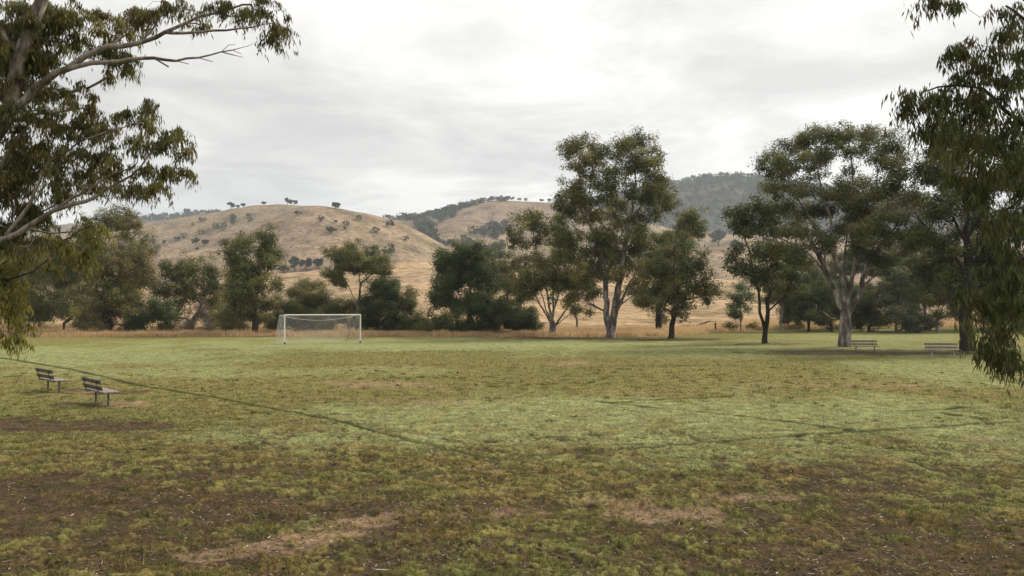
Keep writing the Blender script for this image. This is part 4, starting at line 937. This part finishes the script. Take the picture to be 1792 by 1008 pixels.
wood('forest_on_far_hill', 1250, 1740, [[(960, 370), (1000, 340), (1100, 300), (1500, 290), (1900, 350), (1900, 420), (1400, 412), (1180, 405), (1080, 380)]], 8, 4.6, FC, 301, nf=34)
wood('forest_on_left_ridge', 1500, 1740, [[(100, 340), (385, 350), (385, 380), (345, 376), (230, 400), (100, 420)]], 8, 4.4, FC, 302, nf=40, pxr=(50, 420))
wood('forest_on_right_ridge', 1010, 1190, [[(630, 370), (700, 372), (760, 370), (830, 340), (895, 345), (892, 352), (850, 354), (810, 366), (780, 378), (730, 386), (690, 384), (640, 380)]], 5.5, 3.6, FC, 303, nf=50, pxr=(600, 920))
wood('gully_thicket', 640, 1120, [[(722, 388), (745, 384), (762, 405), (780, 425), (800, 430), (830, 405), (845, 402), (850, 412), (820, 440), (800, 452), (700, 454), (660, 448), (700, 436), (770, 440), (740, 420)], [(852, 400), (880, 392), (895, 398), (870, 420), (855, 412)], [(742, 386), (790, 372), (800, 378), (765, 392)], [(690, 434), (880, 432), (880, 462), (690, 462)]], 7, 4.2, FC, 304, nf=60, pxr=(600, 920))
wood('scrub_on_bald_hill', 380, 900, [[(318, 392), (350, 384), (430, 376), (450, 384), (400, 402), (345, 412), (325, 402)], [(600, 398), (640, 392), (705, 402), (715, 415), (680, 418), (625, 408)], [(640, 436), (690, 436), (690, 446), (640, 446)], [(560, 380), (640, 378), (640, 400), (560, 400)], [(230, 420), (330, 400), (380, 412), (250, 445)], [(700, 395), (735, 408), (720, 425), (690, 425)]], 12, 2.8, (C(.10, .10, .06), C(.13, .12, .07), C(.07, .08, .045)), 305, dens_noise=.2, nf=50, pxr=(280, 760))
wood('scrub_behind_paddock', 290, 420, [[(1230, 400), (1330, 400), (1330, 488), (1230, 488)], [(560, 440), (700, 440), (760, 452), (760, 460), (560, 474)], [(640, 425), (760, 440), (880, 452), (880, 462), (700, 458)]], 11, 3.0, FC, 306, dens_noise=.05, nf=70, pxr=(500, 1400))


# ------------------------------------------------------------------ grass, dry grass and litter
def blades(name, n, r0_, r1_, pw, hgt, wid, half=38, seed=400):
    rg = np.random.default_rng(seed)
    u = rg.uniform(0, 1, n)
    Rr = (r0_ ** pw + u * (r1_ ** pw - r0_ ** pw)) ** (1 / pw)
    th = R(half) * rg.uniform(-1, 1, n)
    x = Rr * np.sin(th); y = Rr * np.cos(th)
    c, cov, wm, past = ground_maps(x, y)
    tuft = fbm(x * 2.6, y * 2.6, 3)
    k = rg.uniform(0, 1, n) < cov * np.clip(.45 + 1.5 * tuft, .06, 1) * (.15 + .85 * plat(x, y))
    x, y, c, Rr, wm, tuft, cov = x[k], y[k], c[k], Rr[k], wm[k], tuft[k], cov[k]; n = len(x)
    z = H(x, y) + micro(x, y, cov, Rr) - .004
    hh = hgt * rg.uniform(.4, 1.5, n) * (1 - .5 * wm) * (1 + 1.3 * np.clip(tuft, 0, 1) ** 1.5) * (1 + Rr * .008)
    ww = wid * rg.uniform(.6, 1.4, n) * (Rr / 10) ** .8
    a = rg.uniform(0, 2 * np.pi, n); la = rg.uniform(0, 2 * np.pi, n); lm = hh * rg.uniform(.2, 1.1, n)
    b = np.stack([x, y, z], 1); wv = np.stack([np.cos(a), np.sin(a), 0 * a], 1) * ww[:, None] * .5
    tip = b + np.stack([np.cos(la) * lm, np.sin(la) * lm, hh], 1)
    v = np.stack([b - wv, b + wv, tip], 1).reshape(-1, 3)
    base = c * rg.uniform(.6, 1.4, (n, 1)) * (.85 + .5 * np.clip(tuft, -.3, .4))[:, None]; yl = rg.random(n) < .16
    base[yl] = base[yl] * .45 + np.array([.27, .2, .085]) * .55
    cc = np.repeat(np.clip(base, .01, .7), 3, 0)
    me = np_mesh(name, v, np.arange(len(v)), 3, cc)
    return me


link('turf_grass', blades('turf_grass', 850000, 7.0, 60, .1, .04, .007), M_BLADE, kind='stuff')


def tufts():
    rg = np.random.default_rng(405); nt_ = 5200; nb_ = 26
    Rr = (7.2 ** .3 + rg.uniform(0, 1, nt_) * (42 ** .3 - 7.2 ** .3)) ** (1 / .3); th = R(38) * rg.uniform(-1, 1, nt_)
    x = Rr * np.sin(th); y = Rr * np.cos(th)
    c, cov, wm, past = ground_maps(x, y)
    k = rg.uniform(0, 1, nt_) < (.12 + .9 * np.clip(fbm(x * .4 + 60, y * .4, 3) + .25, 0, 1)) * (1 - .75 * wm)
    x, y, c, Rr, cov = x[k], y[k], c[k], Rr[k], cov[k]; n = len(x)
    base = np.where((rg.random(n) < .5)[:, None], C(.13, .155, .045) + 0 * c, C(.22, .175, .06) + 0 * c) * rg.uniform(.6, 1.1, (n, 1))
    rad = rg.uniform(.04, .13, n); hh0 = rg.uniform(.03, .085, n)
    X = np.repeat(x, nb_) + rg.normal(0, 1, n * nb_) * np.repeat(rad, nb_); Y = np.repeat(y, nb_) + rg.normal(0, 1, n * nb_) * np.repeat(rad, nb_) * .8
    cv = np.repeat(cov, nb_); RR = np.hypot(X, Y)
    Z = H(X, Y) + micro(X, Y, cv, RR) - .006
    m_ = n * nb_; hh = np.repeat(hh0, nb_) * rg.uniform(.5, 1.4, m_); a = rg.uniform(0, 6.28, m_); la = rg.uniform(0, 6.28, m_); lm = hh * rg.uniform(.2, 1.3, m_)
    ww = .005 * rg.uniform(.6, 1.5, m_) * (RR / 9) ** .8
    b = np.stack([X, Y, Z], 1); wv = np.stack([np.cos(a), np.sin(a), 0 * a], 1) * ww[:, None]
    v = np.stack([b - wv, b + wv, b + np.stack([np.cos(la) * lm, np.sin(la) * lm, hh], 1)], 1).reshape(-1, 3)
    cc = np.repeat(np.repeat(base, nb_, 0) * rg.uniform(.7, 1.35, (m_, 1)), 3, 0)
    return np_mesh('grass_tufts', v, np.arange(len(v)), 3, cc)


link('grass_tufts', tufts(), M_BLADE, kind='stuff')


def dry_grass():
    rg = np.random.default_rng(410); n = 700000
    t = rg.uniform(-.85, .8, n); px = 896 + F * t
    ed = edge_d(px); u = rg.uniform(0, 1, n)
    y = ed + 1.0 * rg.normal(0, .5, n) + 26 * u ** 1.8; x = t * y
    dn = fbm(x / 2.5, y / 2.0, 3)
    k = rg.uniform(0, 1, n) < np.clip(.55 + 1.4 * dn, .05, 1)
    x, y, dn = x[k], y[k], dn[k]; n = len(x)
    z = H(x, y) - .02
    hh = rg.uniform(.18, .62, n) * (.8 + .9 * np.clip(dn + .2, 0, 1)); ww = rg.uniform(.03, .07, n)
    a = rg.uniform(0, 6.28, n); la = rg.uniform(0, 6.28, n); lm = hh * rg.uniform(0, .5, n)
    b = np.stack([x, y, z], 1); wv = np.stack([np.cos(a), np.sin(a), 0 * a], 1) * ww[:, None] * .5
    tip = b + np.stack([np.cos(la) * lm, np.sin(la) * lm, hh], 1)
    v = np.stack([b - wv, b + wv, tip], 1).reshape(-1, 3)
    cl = np.array([GOLD, C(.46, .33, .2), C(.38, .27, .15), C(.56, .44, .27)])[rg.integers(0, 4, n)] * rg.uniform(1.0, 1.5, (n, 1))
    return np_mesh('dry_grass', v, np.arange(len(v)), 3, np.repeat(cl, 3, 0))


link('dry_grass', dry_grass(), leaf_mat('dry_stems', .8, .45), kind='stuff')


def litter():
    rg = np.random.default_rng(420); n = 70000
    Rr = (7.5 ** .5 + rg.uniform(0, 1, n) * (30 ** .5 - 7.5 ** .5)) ** 2; th = R(38) * rg.uniform(-1, 1, n)
    x = Rr * np.sin(th); y = Rr * np.cos(th)
    c, cov, wm, past = ground_maps(x, y)
    cl = fbm(x * .5 + 30, y * .5, 3)
    k = rg.uniform(0, 1, n) < np.clip((1 - cov) * .9 + .12, 0, 1) * np.clip(.6 + .9 * cl, .15, 1)
    x, y, cov, Rr = x[k], y[k], cov[k], Rr[k]; n = len(x)
    z = H(x, y) + micro(x, y, cov, Rr) + .008
    P = np.stack([x, y, z], 1)
    a = rg.uniform(0, 6.28, n); tw = rg.random(n) < .35
    L_ = np.where(tw, rg.uniform(.06, .26, n) * rg.uniform(.4, 1, n), rg.uniform(.025, .075, n)); W_ = np.where(tw, rg.uniform(.003, .007, n), rg.uniform(.006, .015, n))
    ax = np.stack([np.cos(a), np.sin(a), rg.uniform(-.08, .3, n)], 1); bx_ = np.stack([-np.sin(a), np.cos(a), rg.uniform(-.5, .5, n)], 1)
    v = np.stack([P, P + ax * L_[:, None] * .5 + bx_ * W_[:, None], P + ax * L_[:, None], P + ax * L_[:, None] * .5 - bx_ * W_[:, None]], 1)
    cc = np.array([C(.34, .28, .22), C(.22, .16, .11), C(.11, .078, .055), C(.60, .56, .50), C(.045, .032, .025)])[rg.choice(5, n, p=[.11, .26, .29, .03, .31])] * rg.uniform(.7, 1.2, (n, 1))
    return np_mesh('leaf_litter', v.reshape(-1, 3), np.arange(n * 4), 4, np.repeat(cc, 4, 0))


link('leaf_litter', litter(), M_BLADE, kind='stuff')


# ------------------------------------------------------------------ solid helpers
class MB:
    def __init__(s): s.v = []; s.f = []

    def box(s, c, h, ax=None, bev=.006):
        """bevelled box; c centre, h half sizes, ax 3x3 axes rows"""
        ax = np.eye(3) if ax is None else np.array(ax)
        h = np.array(h, float); b = min(bev, h.min() * .45); base = len(s.v)
        idx = {}
        for i in (-1, 1):
            for j in (-1, 1):
                for k in (-1, 1):
                    for m_ in range(3):
                        q = np.array([i, j, k]) * (h - b); q[m_] = (i, j, k)[m_] * h[m_]
                        idx[(i, j, k, m_)] = len(s.v); s.v.append(np.array(c) + q @ ax)
        S = (-1, 1)
        for m_ in range(3):
            o1, o2 = [q for q in range(3) if q != m_]
            for sg in S:
                L4 = []
                for (p, q) in ((-1, -1), (1, -1), (1, 1), (-1, 1)):
                    t = [0, 0, 0]; t[m_] = sg; t[o1] = p; t[o2] = q; L4.append(idx[(*t, m_)])
                s.f.append(L4)
        for m_ in range(3):   # edges along axis m_
            o1, o2 = [q for q in range(3) if q != m_]
            for p in S:
                for q in S:
                    t1 = [0, 0, 0]; t2 = [0, 0, 0]; t1[m_] = -1; t2[m_] = 1
                    t1[o1] = t2[o1] = p; t1[o2] = t2[o2] = q
                    s.f.append([idx[(*t1, o1)], idx[(*t2, o1)], idx[(*t2, o2)], idx[(*t1, o2)]])
        for i in S:
            for j in S:
                for k in S: s.f.append([idx[(i, j, k, 0)], idx[(i, j, k, 1)], idx[(i, j, k, 2)]])

    def tube(s, pts, r, ns=8, cap=True):
        pts = [np.array(p, float) for p in pts]; base = len(s.v); n = len(pts)
        rr = [r] * n if isinstance(r, (int, float)) else r
        T_ = np.gradient(np.array(pts), axis=0)
        for i in range(n):
            t = T_[i] / (np.linalg.norm(T_[i]) + 1e-9); up = np.array([0, 0, 1.]) if abs(t[2]) < .9 else np.array([1., 0, 0])
            u = np.cross(t, up); u /= np.linalg.norm(u); w_ = np.cross(t, u)
            for k in range(ns):
                an = 2 * math.pi * k / ns; s.v.append(pts[i] + rr[i] * (math.cos(an) * u + math.sin(an) * w_))
        for i in range(n - 1):
            for k in range(ns):
                s.f.append([base + i * ns + k, base + i * ns + (k + 1) % ns, base + (i + 1) * ns + (k + 1) % ns, base + (i + 1) * ns + k])
        if cap:
            s.f.append([base + k for k in range(ns)][::-1]); s.f.append([base + (n - 1) * ns + k for k in range(ns)])

    def build(s, name, mat, parent=None):
        me = bpy.data.meshes.new(name); me.from_pydata([tuple(map(float, q)) for q in s.v], [], s.f); me.update()
        import bmesh
        bm = bmesh.new(); bm.from_mesh(me); bmesh.ops.recalc_face_normals(bm, faces=bm.faces); bm.to_mesh(me); bm.free()
        return link(name, me, mat, parent)


# ------------------------------------------------------------------ benches (x = length, +y = facing)
def bench(label, loc, rz, length, seatm, backm, steel, group, hb=.82, legs=.75):
    t = thing('park_bench', label, 'bench', loc, rz, group)
    hl = length / 2
    m_ = MB()
    for i in range(3): m_.box((0, -.14 + .155 * i, .435), (hl, .07, .022))
    m_.build('seat', seatm, t)
    a = R(14); axb = [(1, 0, 0), (0, math.cos(a), math.sin(a)), (0, -math.sin(a), math.cos(a))]
    for k, zc_ in enumerate((.56, .755)):
        m_ = MB(); m_.box((0, -.235 - math.tan(a) * (zc_ - .45) + .0, zc_), (hl, .02, .062), axb); m_.build('back_slat', backm, t)
    for sx in (-legs / 2 * length * .9, legs / 2 * length * .9):
        m_ = MB(); m_.box((sx, 0, .19), (.026, .026, .205)); m_.box((sx, 0, .002), (.075, .075, .012)); m_.build('leg', steel, t)
        m_ = MB(); m_.box((sx, 0.0, .397), (.024, .22, .014))
        y0 = -.262
        m_.box((sx, y0 - math.tan(a) * .16 - .012, .60), (.02, .012, .225), axb)
        m_.box((sx, -.215, .392), (.022, .05, .012)); m_.build('bracket', steel, t)
    return t


g1 = gpt(192, 712.5); g2 = gpt(165, 705)
ctr = (g1 + g2) / 2; dv = g1 - g2
rz = math.atan2(dv[1], dv[0])
bench('dark slatted bench near the left edge, right and nearer one of the pair', (ctr[0], ctr[1], hz(ctr[0], ctr[1])), rz, 1.75, M_SEAT, M_WOODD, M_STEEL, 'benches on the left of the field')
g1 = gpt(104, 688.5); g2 = gpt(83.5, 684)
ctr = (g1 + g2) / 2
bench('dark slatted bench near the left edge, left and farther one of the pair', (ctr[0], ctr[1], hz(ctr[0], ctr[1])), rz + .06, 1.7, M_SEAT, M_WOODD, M_STEEL, 'benches on the left of the field')
c1_ = gpt(1514, 617); bench('grey slatted bench beside the huge spreading gum trunk', (c1_[0], c1_[1], hz(c1_[0], c1_[1])), math.pi - .12, 1.72, M_SEAT, M_WOODL, M_STEEL, 'benches under the trees on the right')
c1_ = gpt(1650, 625); bench('grey slatted bench in front of the near-black gum trunk', (c1_[0], c1_[1], hz(c1_[0], c1_[1])), math.pi - .16, 1.85, M_SEAT, M_WOODL, M_STEELL, 'benches under the trees on the right')

# ------------------------------------------------------------------ goal
pl = gpt(498, 602.5); pr = gpt(630.5, 600.5)
dG = pr - pl; Wg = float(np.linalg.norm(dG[:2])); Hg = 2.38
gt = thing('football_goal', 'white football goal with a sagging net, standing on the far left of the field', 'goal', (pl[0], pl[1], hz(pl[0], pl[1])), math.atan2(dG[1], dG[0]))
SL = -.72; DB = 1.5; ST = -.38; DT = .5
for xx in (0, Wg):
    m_ = MB(); m_.tube([(xx, 0, 0), (xx, 0, Hg + .05)], .052, 12); m_.build('post', M_WHITE, gt)
    m_ = MB(); m_.tube([(xx, 0, -.02), (xx, 0, .17)], .068, 12); m_.build('post_foot', M_BLACK, gt)
    m_ = MB(); m_.tube([(xx, 0, Hg), (xx + ST, DT, Hg - .02), (xx + (SL if xx == 0 else SL - .25), DB, .02)], .022, 8); m_.build('stay', M_STEEL if xx else M_STEELL, gt)
m_ = MB(); m_.tube([(.05, 0, Hg), (Wg - .05, 0, Hg)], .05, 12); m_.build('crossbar', M_WHITE, gt)


def topback(u):   # sagging top-back line of the net, u 0..1 along the goal
    sag = .42 * (1 - (2 * u - 1) ** 2)
    return np.array([u * Wg + ST * (1 - u) + ST * u * .6, DT * (1 - .3 * u), Hg - .03 - sag])


m_ = MB(); m_.tube([topback(u) for u in np.linspace(0, 1, 25)], .02, 5); m_.build('net_rope', M_NET, gt)
m_ = MB()
NR = .0048
nx, nz_ = 52, 20


def botb(u): return np.array([u * Wg + SL + (-.2 * u), DB - .05, .03])


def back(u, v_):
    q = topback(u) * (1 - v_) + botb(u) * v_
    return q + np.array([0, .10 * math.sin(math.pi * v_) * math.sin(math.pi * u), -.0])


for i in range(nx + 1): m_.tube([back(i / nx, v_) for v_ in np.linspace(0, 1, 7)], NR, 3, False)
for j in range(1, nz_ + 1): m_.tube([back(u, j / nz_) for u in np.linspace(0, 1, 13)], NR, 3, False)
for i in range(nx + 1):
    m_.tube([np.array([i / nx * Wg, 0.05, Hg]), topback(i / nx)], NR, 3, False)
for j in range(1, 4):
    m_.tube([np.array([u * Wg, .05, Hg]) * (1 - j / 4) + topback(u) * j / 4 for u in np.linspace(0, 1, 13)], NR, 3, False)
for uu, x0 in ((0, 0), (1, Wg)):
    for j in range(0, nz_ + 1):
        v_ = j / nz_; m_.tube([np.array([x0, .03, Hg * (1 - v_) + .03]), back(uu, v_)], NR, 3, False)
    for i in range(1, 10):
        k = i / 10; m_.tube([np.array([x0, .03, Hg * (1 - v_) + .03]) * (1 - k) + back(uu, v_) * k for v_ in (0, .25, .5, .75, 1)], NR, 3, False)
m_.build('net', M_NET, gt)

# ------------------------------------------------------------------ fence post, fallen log, sticks
p = np.array([float(slope(1252, 580)[0]) * 97, 97, 0]); p[2] = hz(p[0], p[1])
t = thing('fence_post', 'short dark wooden post alone in the dry grass right of centre', 'post', tuple(p))
m_ = MB(); m_.tube([(0, 0, -.2), (.01, 0, .5), (0, .01, 1.05)], [.12, .11, .10], 9); m_.build('post_shaft', M_LOG, t)
m_ = MB(); m_.box((0, .01, 1.10), (.13, .12, .05)); m_.build('post_cap', M_LOG, t)


def log(label, px, py, d, L_, r_, ang, seed, name='fallen_log', cat='log', tilt=.0, nb=3):
    rg = np.random.default_rng(seed)
    a_, b_ = slope(px, py); p_ = np.array([float(a_) * d, d, 0.]); p_[2] = hz(p_[0], p_[1])
    t_ = thing(name, label, cat, tuple(p_), ang)
    s = Skel((-L_ / 2, 0, r_ * .6)); e_ = s.path([(0, r_, r_ * 1.1), (L_ / 2, 0, r_ * 1.2 + tilt)], 0, L_ / 7, r_ * .3, rg)
    for i in range(nb):
        k0 = rg.integers(2, len(s.p)); q = s.p[k0]
        s.path([q + np.array([rg.uniform(.05, .2) * L_, rg.uniform(-.12, .12) * L_, rg.uniform(.0, .10) * L_])], int(k0), L_ / 9, r_ * .1, rg)
    o = link('wood', s.mesh('wood', r_, r_ * .25, flare=1), M_LOG, t_)
    return t_


log('long dead fallen branch lying in the dry grass right of the front dark gum', 1218, 574, 112, 4.6, .2, .25, 61, tilt=.7)
for (lab, px, py, L_, r_, a_, sd_, nb) in [('black curved stick on the grass below and right of the left benches', 372, 799, .45, .028, .1, 62, 1), ('two-pronged dark stick left of the black curved stick', 283, 783, .55, .03, .35, 63, 2), ('small dark bark chunk left of the two-pronged stick', 256, 787, .26, .03, .3, 64, 1),
                                            ('dark stick lying along the left side of the reddish dirt path', 515, 931, .6, .018, -.18, 65, 2), ('dark twiggy branch on the litter left of the reddish dirt path', 430, 902, .5, .014, .2, 66, 4), ('pale stick slanting on the ground right of bottom centre', 1478, 961, .32, .01, -.9, 67, 1)]:
    g_ = gpt(px, py); log(lab, px, py, g_[1], L_, r_, a_, sd_, 'fallen_stick', 'stick', .02, nb)

# ------------------------------------------------------------------ haze
me = bpy.data.meshes.new('haze')
X0, Y0, Z0, Z1 = 3150, 3150, -40, 420
vs = [(sx * X0, sy * Y0, z_) for z_ in (Z0, Z1) for sy in (-1, 1) for sx in (-1, 1)]
me.from_pydata(vs, [], [(0, 2, 3, 1), (4, 5, 7, 6), (0, 1, 5, 4), (2, 6, 7, 3), (0, 4, 6, 2), (1, 3, 7, 5)]); me.update()
mt = bpy.data.materials.new('haze'); mt.use_nodes = True; t_ = mt.node_tree; t_.nodes.clear()
o_ = t_.nodes.new('ShaderNodeOutputMaterial'); pv = t_.nodes.new('ShaderNodeVolumePrincipled')
pv.inputs['Color'].default_value = (.74, .86, 1.0, 1); pv.inputs['Density'].default_value = .00018
pv.inputs['Anisotropy'].default_value = 0
t_.links.new(pv.outputs[0], o_.inputs['Volume'])
link('haze', me, mt, kind='stuff')
